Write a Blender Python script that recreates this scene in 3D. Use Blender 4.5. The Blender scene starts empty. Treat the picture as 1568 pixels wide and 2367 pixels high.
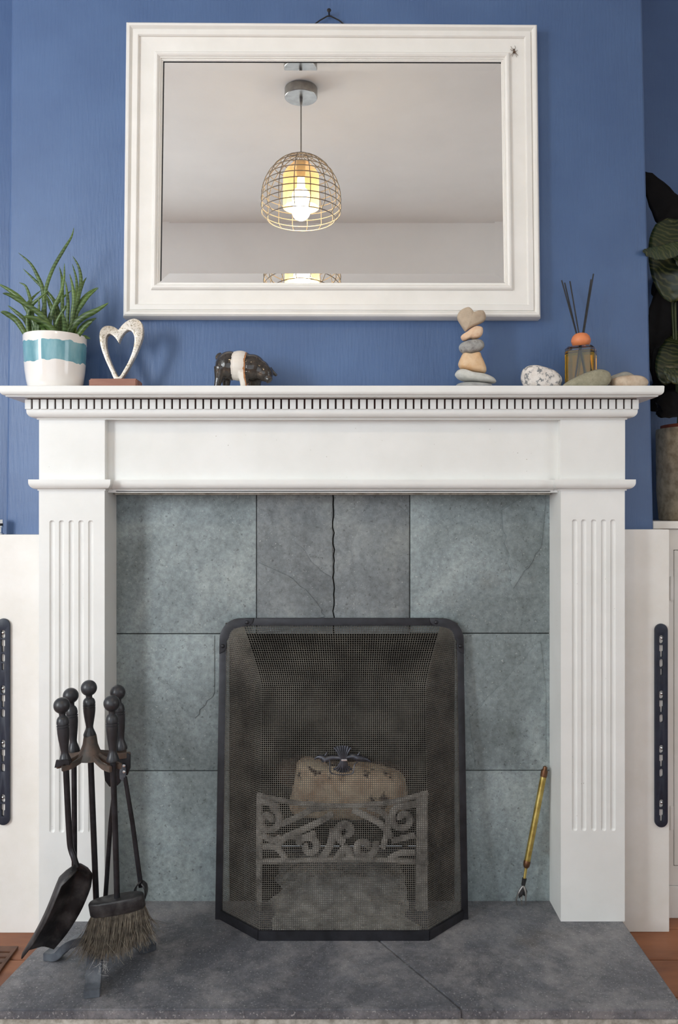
import bpy, bmesh, math, random
import numpy as np
from mathutils import Vector, Matrix, noise as mnoise

random.seed(7)
S = bpy.context.scene
COL = S.collection

# ------------------------------------------------------------------ camera, world, lights, exposure
D, ZC, F, CX, CY = 1.85, 0.9465, 1850.0, 784.0, 1183.5     # metres from the surround's front, eye height over the hearth, focal in px
cam_d = bpy.data.cameras.new('camera'); cam = bpy.data.objects.new('camera', cam_d); COL.objects.link(cam)
cam_d.sensor_fit = 'VERTICAL'; cam_d.sensor_height = 36.0; cam_d.lens = F / 2367.0 * 36.0
cam_d.clip_start = 0.02
cam.location = (0, -D, ZC); cam.rotation_euler = (math.pi / 2, 0, 0)
S.camera = cam
S.view_settings.view_transform = 'Standard'; S.view_settings.look = 'None'
S.view_settings.gamma = 1; S.view_settings.use_curve_mapping = False
S.view_settings.exposure = -0.72
S.cycles.use_denoising = True
S.cycles.max_bounces = 14; S.cycles.transmission_bounces = 12; S.cycles.transparent_max_bounces = 16
S.cycles.caustics_refractive = True
W = bpy.data.worlds.new('world'); S.world = W; W.use_nodes = True
W.node_tree.nodes['Background'].inputs[0].default_value = (0.75, 0.86, 1.0, 1)
W.node_tree.nodes['Background'].inputs[1].default_value = 1.0

def area(name, loc, rot, sx, sy, power, col):
    l = bpy.data.lights.new(name, 'AREA'); l.shape = 'RECTANGLE'; l.size = sx; l.size_y = sy
    l.energy = power; l.color = col
    o = bpy.data.objects.new(name, l); COL.objects.link(o); o.location = loc; o.rotation_euler = rot
    return o
FLOOR, CEIL = -0.06, 2.64
WL, WR, WF = -3.20, 2.25, -2.664
# daylight at the corner window, then fill light at windows added in the front and right walls
area('daylight_corner_window', (-2.66, WF + 0.03, 1.62), (math.pi / 2, 0, 0), 0.74, 1.35, 118, (0.90, 0.96, 1.0))
area('fill_light_front', (-0.45, WF + 0.03, 1.06), (math.pi / 2, 0, 0), 1.9, 1.85, 19, (0.92, 0.97, 1.0))
area('fill_light_right', (WR - 0.03, -1.6, 1.5), (0, math.pi / 2, 0), 1.2, 0.9, 15, (0.95, 0.98, 1.0))

# ------------------------------------------------------------------ helpers
def P(px, py, Y=0.0):
    d = D + Y
    return Vector(((px - CX) / F * d, Y, ZC - (py - CY) / F * d))
def PX(px, Y=0.0): return (px - CX) / F * (D + Y)
def PZ(py, Y=0.0): return ZC - (py - CY) / F * (D + Y)

def lin(r, g, b):
    f = lambda c: (c / 255 / 12.92) if c / 255 <= 0.04045 else ((c / 255 + 0.055) / 1.055) ** 2.4
    return (f(r), f(g), f(b), 1)

class NT:
    def __init__(s, name):
        s.m = bpy.data.materials.new(name); s.m.use_nodes = True
        s.t = s.m.node_tree; s.b = s.t.nodes['Principled BSDF']
        s.co = s.t.nodes.new('ShaderNodeTexCoord').outputs['Object']
    def n(s, kind, **kw):
        x = s.t.nodes.new('ShaderNode' + kind)
        for k, v in kw.items(): setattr(x, k, v)
        return x
    def l(s, a, b): s.t.links.new(a, b)
    def mapping(s, scale):
        m = s.n('Mapping'); s.l(s.co, m.inputs['Vector']); m.inputs['Scale'].default_value = scale
        return m.outputs[0]
    def noise(s, scale, detail=4, rough=0.55, vec=None, dist=0.0):
        x = s.n('TexNoise'); s.l(vec or s.co, x.inputs['Vector'])
        x.inputs['Scale'].default_value = scale; x.inputs['Detail'].default_value = detail
        x.inputs['Roughness'].default_value = rough; x.inputs['Distortion'].default_value = dist
        return x.outputs['Fac']
    def ramp(s, fac, stops, interp='LINEAR'):
        r = s.n('ValToRGB'); s.l(fac, r.inputs[0]); e = r.color_ramp; e.interpolation = interp
        while len(e.elements) < len(stops): e.elements.new(0.5)
        for el, (p, c) in zip(e.elements, stops):
            el.position = p; el.color = c if len(c) == 4 else (*c, 1)
        return r.outputs[0]
    def mix(s, fac, a, b):
        x = s.n('Mix', data_type='RGBA')
        if isinstance(fac, float): x.inputs[0].default_value = fac
        else: s.l(fac, x.inputs[0])
        for i, v in ((6, a), (7, b)):
            if isinstance(v, tuple): x.inputs[i].default_value = v
            else: s.l(v, x.inputs[i])
        return x.outputs[2]
    def bump(s, h, strength, dist=0.002, prev=None):
        x = s.n('Bump'); s.l(h, x.inputs['Height']); x.inputs['Strength'].default_value = strength
        x.inputs['Distance'].default_value = dist
        if prev is not None: s.l(prev, x.inputs['Normal'])
        return x.outputs[0]
    def set(s, **kw):
        for k, v in kw.items():
            i = s.b.inputs[k.replace('_', ' ')]
            if hasattr(v, 'is_linked') or hasattr(v, 'links'): s.l(v, i)
            else: i.default_value = v
        return s.m
BW = lambda v: (v, v, v, 1)

def simple(name, c1, c2, scale=20, rough=0.5, bump=0.0, bscale=60, metal=0.0, stretch=(1, 1, 1), spec=0.5, lo=0.35, hi=0.65, detail=5, bdist=0.002):
    t = NT(name); v = t.mapping(stretch)
    col = t.ramp(t.noise(scale, detail, 0.6, v), [(lo, lin(*c1)), (hi, lin(*c2))])
    t.set(Base_Color=col, Roughness=rough, Metallic=metal, Specular_IOR_Level=spec)
    if bump: t.set(Normal=t.bump(t.noise(bscale, 4, 0.6, v), bump, bdist))
    return t.m

# ------------------------------------------------------------------ materials
M = {}
t = NT('blue_wall_paint')
v = t.mapping((1, 1, 0.12))
M['blue'] = t.set(Base_Color=t.ramp(t.noise(7, 5), [(0.3, lin(72, 97, 138)), (0.7, lin(79, 105, 146))]),
                  Roughness=0.44, Specular_IOR_Level=0.5,
                  Normal=t.bump(t.noise(170, 3, 0.5, v), 0.42, 0.002, t.bump(t.noise(420, 2), 0.15, 0.001)))
t = NT('white_gloss_paint')
v = t.mapping((0.15, 1, 1)); sp = t.noise(190, 2, 0.5)
M['white'] = t.set(Base_Color=t.mix(t.ramp(sp, [(0.765, BW(0)), (0.80, BW(1))]),
                                    t.ramp(t.noise(9, 6), [(0.3, lin(230, 230, 226)), (0.7, lin(238, 238, 235))]), lin(150, 140, 128)),
                   Roughness=0.38, Specular_IOR_Level=0.45, Normal=t.bump(t.noise(300, 3, 0.5, v), 0.08, 0.001))
M['white_soiled'] = simple('white_board_paint', (232, 228, 220), (242, 239, 234), 6, 0.45, 0.08, 200)
t = NT('mirror_frame_paint')
M['frame_white'] = t.set(Base_Color=t.ramp(t.noise(11, 5), [(0.3, lin(230, 227, 221)), (0.7, lin(238, 235, 230))]), Roughness=0.35,
                         Normal=t.bump(t.noise(160, 3), 0.05, 0.001))
M['ceiling'] = simple('ceiling_paint', (224, 222, 218), (229, 227, 223), 3, 0.8, 0.05, 90)
M['plaster'] = simple('room_wall_paint', (246, 244, 240), (250, 248, 244), 3, 0.75, 0.05, 90)
M['dent_gap'] = simple('bare_brown_wood', (30, 12, 9), (60, 22, 17), 60, 0.8)

def slate(name, a, b, c, sc, rough=(0.36, 0.6), scuff=0.0, bstr=0.6):
    t = NT(name)
    warp = t.mapping((1.0, 1.0, 0.75))
    base = t.ramp(t.noise(sc, 8, 0.62, warp, 0.6), [(0.28, lin(*a)), (0.5, lin(*b)), (0.72, lin(*c))])
    fine = t.ramp(t.noise(70, 8, 0.78), [(0.3, BW(0.62)), (0.7, BW(1.35))])
    mul = t.n('Mix', data_type='RGBA', blend_type='MULTIPLY'); mul.inputs[0].default_value = 1.0
    t.l(base, mul.inputs[6]); t.l(fine, mul.inputs[7]); col = mul.outputs[2]
    rust = t.ramp(t.noise(3.3, 6, 0.7), [(0.6, BW(0)), (0.78, BW(0.45))])
    col = t.mix(rust, col, lin(112, 100, 84))
    pit = t.ramp(t.noise(120, 3, 0.6), [(0.30, BW(0.55)), (0.37, BW(0))]); col = t.mix(pit, col, lin(52, 52, 50))
    if not scuff:
        dots = t.ramp(t.noise(230, 2, 0.5), [(0.68, BW(0)), (0.74, BW(0.6))]); col = t.mix(dots, col, lin(200, 202, 200))
    if scuff:
        s1 = t.ramp(t.noise(5.5, 12, 0.80, None, 0.15), [(0.46, BW(0)), (0.68, BW(scuff))])
        col = t.mix(s1, col, lin(172, 168, 168))
        dots = t.ramp(t.noise(240, 2, 0.5), [(0.63, BW(0)), (0.69, BW(0.6))])
        col = t.mix(dots, col, lin(190, 188, 186))
    steps = t.ramp(t.noise(2.6, 7, 0.6, t.mapping((1.5, 1.0, 0.8)), 1.0),
                   [(0.0, BW(0)), (0.40, BW(0.25)), (0.47, BW(0.42)), (0.55, BW(0.62)), (0.63, BW(0.85))], 'CONSTANT')
    nrm = t.bump(t.noise(90, 8, 0.75), 0.6, 0.003, t.bump(steps, bstr, 0.004))
    rg = t.ramp(t.noise(6, 5, 0.6), [(0.3, BW(rough[0])), (0.7, BW(rough[1]))])
    return t.set(Base_Color=col, Roughness=rg, Specular_IOR_Level=0.55, Normal=nrm)
M['slate'] = slate('riven_slate_tile', (98, 107, 107), (138, 149, 151), (174, 184, 182), 3.4)
M['slate2'] = slate('riven_slate_tile_dark', (88, 95, 98), (122, 128, 130), (152, 157, 154), 4.4)
M['hearth'] = slate('hearth_slate', (70, 72, 78), (95, 97, 103), (122, 123, 128), 4.0, (0.4, 0.62), 0.66, 0.35)
M['mortar'] = simple('mortar_bed', (150, 146, 134), (205, 202, 192), 60, 0.9, 0.8, 120)
M['soot'] = simple('sooted_brick', (12, 11, 11), (30, 26, 24), 14, 0.95, 0.5, 60)
M['ash'] = simple('grey_ash', (140, 138, 136), (222, 220, 216), 30, 0.95, 0.9, 90)
M['plank'] = simple('orange_brown_boards', (118, 70, 44), (160, 102, 66), 9, 0.45, 0.15, 60, stretch=(0.25, 1, 1))
M['subfloor'] = simple('dark_subfloor', (40, 24, 16), (60, 36, 24), 9, 0.8)
M['black'] = simple('black_iron', (26, 26, 29), (46, 46, 51), 40, 0.36, 0.2, 160, metal=0.3)
M['black_worn'] = simple('worn_black_iron', (30, 30, 32), (78, 76, 76), 28, 0.5, 0.3, 120, metal=0.3, lo=0.42, hi=0.72)
M['base_iron'] = simple('dusty_grey_iron', (62, 66, 73), (104, 110, 118), 22, 0.5, 0.25, 120, metal=0.25)
M['rusty'] = simple('rusty_grey_iron', (70, 66, 62), (112, 92, 80), 30, 0.6, 0.3, 100, metal=0.2)
M['handle'] = simple('charcoal_turned_handle', (38, 39, 42), (52, 53, 57), 30, 0.34, 0.06, 120)
M['guard'] = simple('black_guard_metal', (28, 28, 32), (48, 48, 54), 25, 0.42, 0.12, 120, metal=0.25)
M['wire'] = simple('grey_mesh_wire', (84, 81, 76), (124, 120, 112), 12, 0.45, metal=0.35)
M['fret'] = simple('ash_dusted_cast_iron', (104, 100, 96), (196, 190, 182), 30, 0.85, 0.5, 70)
M['ornament'] = simple('dark_pewter', (58, 60, 66), (84, 86, 94), 40, 0.33, 0.1, 100, metal=0.6)
M['bright'] = simple('bright_metal', (205, 205, 205), (235, 235, 235), 20, 0.25, metal=0.9)
M['steel'] = simple('brushed_steel', (150, 147, 142), (172, 169, 164), 30, 0.32, metal=0.85)
M['chrome'] = simple('chrome', (225, 225, 225), (240, 240, 240), 5, 0.12, metal=1.0)
M['brass'] = simple('aged_brass', (150, 126, 62), (196, 176, 104), 35, 0.36, 0.1, 90, metal=0.75)
M['brass_dark'] = simple('dark_copper_collar', (96, 66, 46), (130, 92, 64), 30, 0.4, metal=0.7)
M['bristle'] = simple('brush_bristle', (66, 60, 52), (128, 120, 106), 90, 0.7)
M['fluff'] = simple('dust_fluff', (190, 188, 184), (225, 223, 220), 60, 0.9)
t = NT('charred_log')
M['log'] = t.set(Base_Color=t.mix(t.ramp(t.noise(20, 4, 0.6), [(0.56, BW(0)), (0.62, BW(1))]),
                 t.ramp(t.noise(26, 5), [(0.35, lin(186, 152, 124)), (0.65, lin(236, 216, 186))]), lin(58, 40, 34)),
                 Roughness=0.9, Normal=t.bump(t.noise(60, 5), 0.6, 0.004))
M['log_dark'] = simple('burnt_bark', (40, 27, 22), (84, 58, 46), 30, 0.95, 0.6, 70)
M['mirror'] = NT('silvered_glass').set(Base_Color=(0.97, 0.97, 0.96, 1), Metallic=1.0, Roughness=0.0)
t = NT('clear_glass'); M['glass'] = t.set(Base_Color=(0.97, 0.99, 0.97, 1), Roughness=0.0, Transmission_Weight=1.0, IOR=1.47)
t = NT('amber_oil'); M['oil'] = t.set(Base_Color=(1.0, 0.52, 0.008, 1), Roughness=0.0, Transmission_Weight=1.0, IOR=1.36)
M['orange_cap'] = simple('orange_wood_ball', (204, 112, 66), (222, 134, 86), 12, 0.45, stretch=(1, 1, 4))
M['reed'] = simple('black_reed', (22, 22, 24), (34, 34, 37), 40, 0.6)
M['soil'] = simple('potting_soil', (40, 30, 22), (74, 56, 42), 60, 0.95, 0.8, 80)
t = NT('glazed_pot')
sepz = t.n('SeparateXYZ'); t.l(t.co, sepz.inputs[0])
def mth(t, op, a, b):
    x = t.n('Math', operation=op)
    for i, v in enumerate((a, b)):
        if isinstance(v, (int, float)): x.inputs[i].default_value = v
        else: t.l(v, x.inputs[i])
    return x.outputs[0]
wob = mth(t, 'MULTIPLY', t.noise(38, 2, 0.5), 0.016)
zz = mth(t, 'ADD', sepz.outputs[2], wob)
POT_Z = PZ(891, -0.065)
b0, b1 = POT_Z + 0.068, POT_Z + 0.115
band = mth(t, 'MULTIPLY', mth(t, 'GREATER_THAN', zz, b0), mth(t, 'LESS_THAN', zz, b1))
teal = t.ramp(t.noise(30, 4, 0.6, t.mapping((1, 1, 0.3))), [(0.25, lin(74, 134, 150)), (0.5, lin(112, 164, 176)), (0.75, lin(150, 190, 198))])
M['pot'] = t.set(Base_Color=t.mix(band, lin(238, 232, 226), teal), Roughness=0.12, Specular_IOR_Level=0.6, Coat_Weight=0.3)
t = NT('banded_green_leaf')
wv = t.n('TexWave', wave_type='BANDS', bands_direction='Z'); t.l(t.co, wv.inputs[0])
wv.inputs['Scale'].default_value = 42; wv.inputs['Distortion'].default_value = 6; wv.inputs['Detail'].default_value = 2
M['leaf'] = t.set(Base_Color=t.mix(t.ramp(wv.outputs['Fac'], [(0.45, BW(0)), (0.9, BW(0.32))]),
                  t.ramp(t.noise(14, 4), [(0.3, lin(40, 64, 26)), (0.7, lin(82, 108, 40))]), lin(118, 144, 84)), Roughness=0.38)
M['leaf_tip'] = simple('dry_leaf_tip', (190, 176, 150), (214, 204, 184), 60, 0.7)
t = NT('calathea_leaf')
wv = t.n('TexWave', wave_type='BANDS', bands_direction='DIAGONAL'); t.l(t.co, wv.inputs[0])
wv.inputs['Scale'].default_value = 38; wv.inputs['Distortion'].default_value = 5
M['calathea'] = t.set(Base_Color=t.mix(t.ramp(wv.outputs['Fac'], [(0.5, BW(0)), (0.95, BW(0.6))]),
                      t.ramp(t.noise(10, 4), [(0.3, lin(18, 28, 14)), (0.7, lin(44, 60, 24))]), lin(92, 92, 50)), Roughness=0.3)
M['leaf_dark'] = simple('dark_purple_leaf', (8, 7, 8), (16, 13, 14), 20, 0.6, spec=0.15)
M['stem'] = simple('green_stem', (58, 70, 34), (84, 92, 48), 20, 0.5)
M['stoneware'] = simple('crackled_stoneware', (150, 134, 110), (200, 184, 156), 45, 0.75, 0.5, 90)
M['terracotta'] = simple('terracotta', (150, 74, 52), (178, 94, 66), 20, 0.85)
t = NT('hammered_silver_heart')
spk = t.ramp(t.noise(260, 3, 0.7), [(0.52, BW(0)), (0.62, BW(1))])
M['heart'] = t.set(Base_Color=t.mix(spk, t.ramp(t.noise(20, 4), [(0.35, lin(196, 186, 172)), (0.65, lin(226, 220, 212))]), lin(150, 138, 116)),
                   Roughness=0.42, Metallic=0.45, Normal=t.bump(t.noise(220, 3), 0.25, 0.001))
M['heart_edge'] = simple('bronze_edge', (90, 70, 50), (140, 112, 84), 50, 0.5, metal=0.5)
M['wood_base'] = simple('reddish_wood', (138, 92, 76), (170, 120, 100), 25, 0.55, 0.1, 90, stretch=(0.2, 1, 1))
t = NT('glazed_pig')
sx = t.n('SeparateXYZ'); t.l(t.co, sx.inputs[0])
PIG_X = PX(545, 0.02)
# slanting white belt: x + 0.25 z
bx_ = mth(t, 'ADD', mth(t, 'SUBTRACT', sx.outputs[0], PIG_X), mth(t, 'MULTIPLY', mth(t, 'SUBTRACT', t.noise(120, 2), 0.5), 0.006))
zc_ = mth(t, 'SUBTRACT', sx.outputs[2], 1.275)
curv = mth(t, 'MULTIPLY', mth(t, 'MULTIPLY', zc_, zc_), 3.0)
bl = mth(t, 'ADD', bx_, mth(t, 'MULTIPLY', zc_, 0.03))
belt = mth(t, 'MULTIPLY', mth(t, 'GREATER_THAN', bl, mth(t, 'ADD', -0.008, curv)), mth(t, 'LESS_THAN', bl, mth(t, 'ADD', 0.021, curv)))
edge = mth(t, 'MULTIPLY', mth(t, 'GREATER_THAN', bl, mth(t, 'ADD', 0.021, curv)), mth(t, 'LESS_THAN', bl, mth(t, 'ADD', 0.0245, curv)))
dk = t.ramp(t.noise(60, 5, 0.7), [(0.3, lin(30, 26, 23)), (0.55, lin(58, 52, 47)), (0.75, lin(96, 76, 58))])
M['pig'] = t.set(Base_Color=t.mix(edge, t.mix(belt, dk, lin(222, 214, 204)), lin(176, 122, 80)), Roughness=t.mix(belt, BW(0.14), BW(0.6)),
                 Normal=t.bump(t.noise(110, 3), 0.25, 0.003), Coat_Weight=0.2)
def stone(name, c1, c2, c3=None, scale=40, thr=0.58):
    t = NT(name); c = t.ramp(t.noise(scale, 6, 0.7), [(0.3, lin(*c1)), (0.7, lin(*c2))])
    if c3: c = t.mix(t.ramp(t.noise(scale * 1.6, 5, 0.75), [(thr, BW(0)), (thr + 0.07, BW(1))]), c, lin(*c3))
    return t.set(Base_Color=c, Roughness=0.7, Normal=t.bump(t.noise(scale * 5, 4), 0.25, 0.001))
M['st_heart'] = stone('heart_stone', (168, 150, 130), (196, 178, 156), None, 30)
M['st_pink'] = stone('pink_stone', (210, 160, 122), (232, 206, 178), (240, 226, 204), 40)
M['st_grey'] = stone('grey_speckled_stone', (120, 118, 116), (176, 174, 170), (92, 82, 78), 70, 0.6)
M['st_tan'] = stone('tan_stone', (206, 158, 108), (230, 206, 174), None, 18)
M['st_flat'] = stone('pale_flat_stone', (180, 178, 170), (206, 204, 198), None, 50)
M['st_slip'] = stone('thin_grey_stone', (140, 142, 142), (172, 172, 170), None, 50)
M['st_white'] = stone('white_speckled_stone', (206, 196, 188), (234, 228, 222), (120, 122, 124), 50, 0.51)
M['st_green'] = stone('olive_grey_stone', (134, 130, 108), (164, 158, 136), (112, 110, 94), 90, 0.6)
M['st_brown'] = stone('sandy_stone', (172, 146, 122), (206, 188, 166), (120, 112, 106), 60, 0.62)
M['st_small'] = stone('blue_grey_stone', (136, 134, 126), (168, 164, 152), (110, 108, 104), 60, 0.62)
t = NT('warm_bulb'); M['bulb'] = t.set(Base_Color=(1, 0.9, 0.7, 1), Emission_Color=(1.0, 0.80, 0.50, 1), Emission_Strength=22)
t = NT('amber_inner_shade'); M['amber'] = t.set(Base_Color=(0.95, 0.72, 0.36, 1), Roughness=0.3, Transmission_Weight=0.0, Alpha=0.5)
M['cage_wire'] = simple('taupe_wire', (138, 128, 114), (156, 146, 132), 20, 0.4, metal=0.4)
M['cable'] = simple('taupe_flex', (130, 122, 112), (146, 138, 128), 30, 0.6)
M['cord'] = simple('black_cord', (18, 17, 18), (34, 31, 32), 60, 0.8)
M['vent'] = simple('brown_iron_vent', (70, 46, 34), (104, 70, 52), 20, 0.55, 0.1, 90)
M['spider'] = simple('brown_spider', (60, 40, 26), (110, 80, 54), 200, 0.6)
M['pane'] = NT('window_pane').set(Base_Color=(0.9, 0.95, 1, 1), Roughness=0.05, Transmission_Weight=1.0, IOR=1.0)

# ------------------------------------------------------------------ mesh builder
class MB:
    def __init__(s): s.v = []; s.f = []; s.mi = []
    def add(s, verts, faces, mi=0):
        o = len(s.v); s.v += [tuple(x) for x in verts]
        for f in faces: s.f.append(tuple(i + o for i in f)); s.mi.append(mi)
        return s
    def box(s, x0, x1, y0, y1, z0, z1, mi=0):
        v = [(x, y, z) for x in (x0, x1) for y in (y0, y1) for z in (z0, z1)]
        return s.add(v, [(0, 1, 3, 2), (4, 6, 7, 5), (0, 4, 5, 1), (2, 3, 7, 6), (0, 2, 6, 4), (1, 5, 7, 3)], mi)
    def obox(s, c, ux, uy, uz, mi=0):
        v = [c + ux * a + uy * b + uz * e for a in (-1, 1) for b in (-1, 1) for e in (-1, 1)]
        return s.add(v, [(0, 1, 3, 2), (4, 6, 7, 5), (0, 4, 5, 1), (2, 3, 7, 6), (0, 2, 6, 4), (1, 5, 7, 3)], mi)
    def layers(s, xl, xr, yf, yb, prof, mi=0):
        """solid of stacked rectangles, each grown by o on the left, the front and the right; prof bottom to top (o, z)"""
        v = []; f = []
        for o, z in prof: v += [(xl - o, yb, z), (xl - o, yf - o, z), (xr + o, yf - o, z), (xr + o, yb, z)]
        for i in range(len(prof) - 1):
            for k in range(4):
                a, b = i * 4 + k, i * 4 + (k + 1) % 4; f.append((a, b, b + 4, a + 4))
        n = (len(prof) - 1) * 4
        f += [(3, 2, 1, 0), (n, n + 1, n + 2, n + 3)]
        return s.add(v, f, mi)
    def tube(s, pts, rad, n=8, cap=True, flat=1.0, mi=0, up=None):
        pts = [Vector(p) for p in pts]; k = len(pts)
        if not isinstance(rad, (list, tuple)): rad = [rad] * k
        T = [(pts[min(i + 1, k - 1)] - pts[max(i - 1, 0)]).normalized() for i in range(k)]
        u = Vector(up) if up is not None else (Vector((0, 1, 0)) if abs(T[0].y) < 0.9 else Vector((1, 0, 0)))
        v = []; f = []
        for i in range(k):
            u = (u - T[i] * u.dot(T[i])); u = u.normalized() if u.length > 1e-6 else T[i].orthogonal().normalized()
            w = T[i].cross(u)
            for j in range(n):
                a = 2 * math.pi * j / n
                v.append(pts[i] + w * (math.cos(a) * rad[i]) + u * (math.sin(a) * rad[i] * flat))
        for i in range(k - 1):
            for j in range(n):
                a, b = i * n + j, i * n + (j + 1) % n; f.append((a, b, b + n, a + n))
        if cap: f += [tuple(range(n - 1, -1, -1)), tuple((k - 1) * n + j for j in range(n))]
        return s.add(v, f, mi)
    def ribbon(s, pts, width, thick, wdir, mi=0):
        """flat bar along a path; wdir = direction of the width"""
        pts = [Vector(p) for p in pts]; k = len(pts); v = []; f = []
        if not isinstance(width, (list, tuple)): width = [width] * k
        wd = Vector(wdir).normalized()
        for i in range(k):
            T = (pts[min(i + 1, k - 1)] - pts[max(i - 1, 0)]).normalized()
            w = (wd - T * wd.dot(T)).normalized(); nn = T.cross(w)
            for a, b in ((-1, -1), (1, -1), (1, 1), (-1, 1)): v.append(pts[i] + w * (a * width[i] / 2) + nn * (b * thick / 2))
        for i in range(k - 1):
            for j in range(4):
                a, b = i * 4 + j, i * 4 + (j + 1) % 4; f.append((a, b, b + 4, a + 4))
        f += [(3, 2, 1, 0), tuple((k - 1) * 4 + j for j in range(4))]
        return s.add(v, f, mi)
    def lathe(s, prof, c=(0, 0, 0), axis=(0, 0, 1), n=24, mi=0):
        """prof = (r, h) along axis from c"""
        A = Vector(axis).normalized(); u = A.orthogonal().normalized(); w = A.cross(u); c = Vector(c)
        v = []; f = []; k = len(prof)
        for r, h in prof:
            for j in range(n):
                a = 2 * math.pi * j / n
                v.append(c + A * h + (u * math.cos(a) + w * math.sin(a)) * max(r, 1e-5))
        for i in range(k - 1):
            for j in range(n):
                a, b = i * n + j, i * n + (j + 1) % n; f.append((a, b, b + n, a + n))
        f += [tuple(range(n - 1, -1, -1)), tuple((k - 1) * n + j for j in range(n))]
        return s.add(v, f, mi)
    def ball(s, c, r, n=16, mi=0, sc=(1, 1, 1), rot=None):
        c = Vector(c); v = []; f = []; m = n // 2
        for i in range(m + 1):
            th = math.pi * i / m
            for j in range(n):
                a = 2 * math.pi * j / n
                q = Vector((math.sin(th) * math.cos(a) * r * sc[0], math.sin(th) * math.sin(a) * r * sc[1], math.cos(th) * r * sc[2]))
                if rot: q = rot @ q
                v.append(c + q)
        for i in range(m):
            for j in range(n):
                a, b = i * n + j, i * n + (j + 1) % n; f.append((a, a + n, b + n, b))
        return s.add(v, f, mi)
    def build(s, name, mat, parent=None, smooth=35, bevel=0.0, segs=2):
        me = bpy.data.meshes.new(name); me.from_pydata(s.v, [], s.f)
        mats = mat if isinstance(mat, (list, tuple)) else [mat]
        for m in mats: me.materials.append(M[m] if isinstance(m, str) else m)
        if len(mats) > 1: me.polygons.foreach_set('material_index', s.mi)
        bm = bmesh.new(); bm.from_mesh(me)
        bmesh.ops.remove_doubles(bm, verts=bm.verts, dist=1e-6)
        bmesh.ops.recalc_face_normals(bm, faces=bm.faces)
        if bevel:
            es = [e for e in bm.edges if len(e.link_faces) == 2 and e.calc_face_angle(0) > 0.6]
            bmesh.ops.bevel(bm, geom=es, offset=bevel, segments=segs, affect='EDGES', clamp_overlap=True)
        bm.to_mesh(me); bm.free()
        return finish(name, me, parent, smooth)
def finish(name, me, parent=None, smooth=35):
    if smooth:
        me.polygons.foreach_set('use_smooth', [True] * len(me.polygons))
        me.set_sharp_from_angle(angle=math.radians(smooth))
    me.update()
    o = bpy.data.objects.new(name, me); COL.objects.link(o); attach(o, parent)
    return o
def attach(o, parent):
    if parent is not None:
        o.parent = parent
        L = Vector(parent.location)
        p = parent.parent
        o.matrix_parent_inverse = Matrix.Translation(-L) if parent.type == 'EMPTY' else Matrix.Identity(4)
        if parent.type != 'EMPTY' and p is not None and p.type == 'EMPTY': o.matrix_parent_inverse = Matrix.Identity(4)
def empty(name, loc):
    o = bpy.data.objects.new(name, None); COL.objects.link(o); o.location = loc; o.empty_display_size = 0.05
    return o
def tag(o, label=None, cat=None, group=None, kind=None):
    if label: o['label'] = label
    if cat: o['category'] = cat
    if group: o['group'] = group
    if kind: o['kind'] = kind
    return o
def thing(name, loc, label, cat, group=None): return tag(empty(name, loc), label, cat, group)
def struct(o): return tag(o, kind='structure')

def plate(name, loops, y, thick, mat, parent=None, bevel=0.0, smooth=35, tf=None):
    """flat plate from outline loops of (x, z); front face at y, going back by thick; later loops are holes"""
    cu = bpy.data.curves.new('tmp', 'CURVE'); cu.dimensions = '2D'; cu.fill_mode = 'BOTH'
    for lp in loops:
        sp = cu.splines.new('POLY'); sp.points.add(len(lp) - 1)
        for q, (x, z) in zip(sp.points, lp): q.co = (x, z, 0, 1)
        sp.use_cyclic_u = True
    cu.extrude = max(thick / 2 - bevel, 1e-5); cu.bevel_depth = bevel; cu.bevel_resolution = 1; cu.offset = -bevel
    ob = bpy.data.objects.new('tmp', cu); COL.objects.link(ob)
    dg = bpy.context.evaluated_depsgraph_get(); me = bpy.data.meshes.new_from_object(ob.evaluated_get(dg))
    bpy.data.objects.remove(ob); bpy.data.curves.remove(cu)
    for vv in me.vertices:
        x, z, h = vv.co; p = Vector((x, y + thick / 2 - h, z)); vv.co = tf(p) if tf else p
    me.name = name; me.materials.clear(); me.materials.append(M[mat])
    bm = bmesh.new(); bm.from_mesh(me); bmesh.ops.remove_doubles(bm, verts=bm.verts, dist=1e-6)
    bmesh.ops.recalc_face_normals(bm, faces=bm.faces); bm.to_mesh(me); bm.free()
    return finish(name, me, parent, smooth)
def smooth_path(pts, n=6, closed=False):
    pts = [Vector(p) for p in pts]; k = len(pts); out = []
    for i in range(k if closed else k - 1):
        g = (lambda j: pts[j % k]) if closed else (lambda j: pts[min(max(j, 0), k - 1)])
        p0, p1, p2, p3 = g(i - 1), g(i), g(i + 1), g(i + 2)
        for q in range(n):
            t = q / n
            out.append(0.5 * ((2 * p1) + (p2 - p0) * t + (2 * p0 - 5 * p1 + 4 * p2 - p3) * t * t + (3 * p1 - p0 - 3 * p2 + p3) * t ** 3))
    if not closed: out.append(pts[-1])
    return out
def remesh(name, mb, voxel, mat, parent, it=6):
    o = mb.build(name, mat, None, smooth=0)
    m = o.modifiers.new('r', 'REMESH'); m.mode = 'VOXEL'; m.voxel_size = voxel
    m2 = o.modifiers.new('s', 'SMOOTH'); m2.iterations = it; m2.factor = 0.5
    dg = bpy.context.evaluated_depsgraph_get(); me = bpy.data.meshes.new_from_object(o.evaluated_get(dg))
    me.materials.clear(); me.materials.append(M[mat] if isinstance(mat, str) else mat)
    bpy.data.objects.remove(o); me.name = name
    return finish(name, me, parent, 180)
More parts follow.
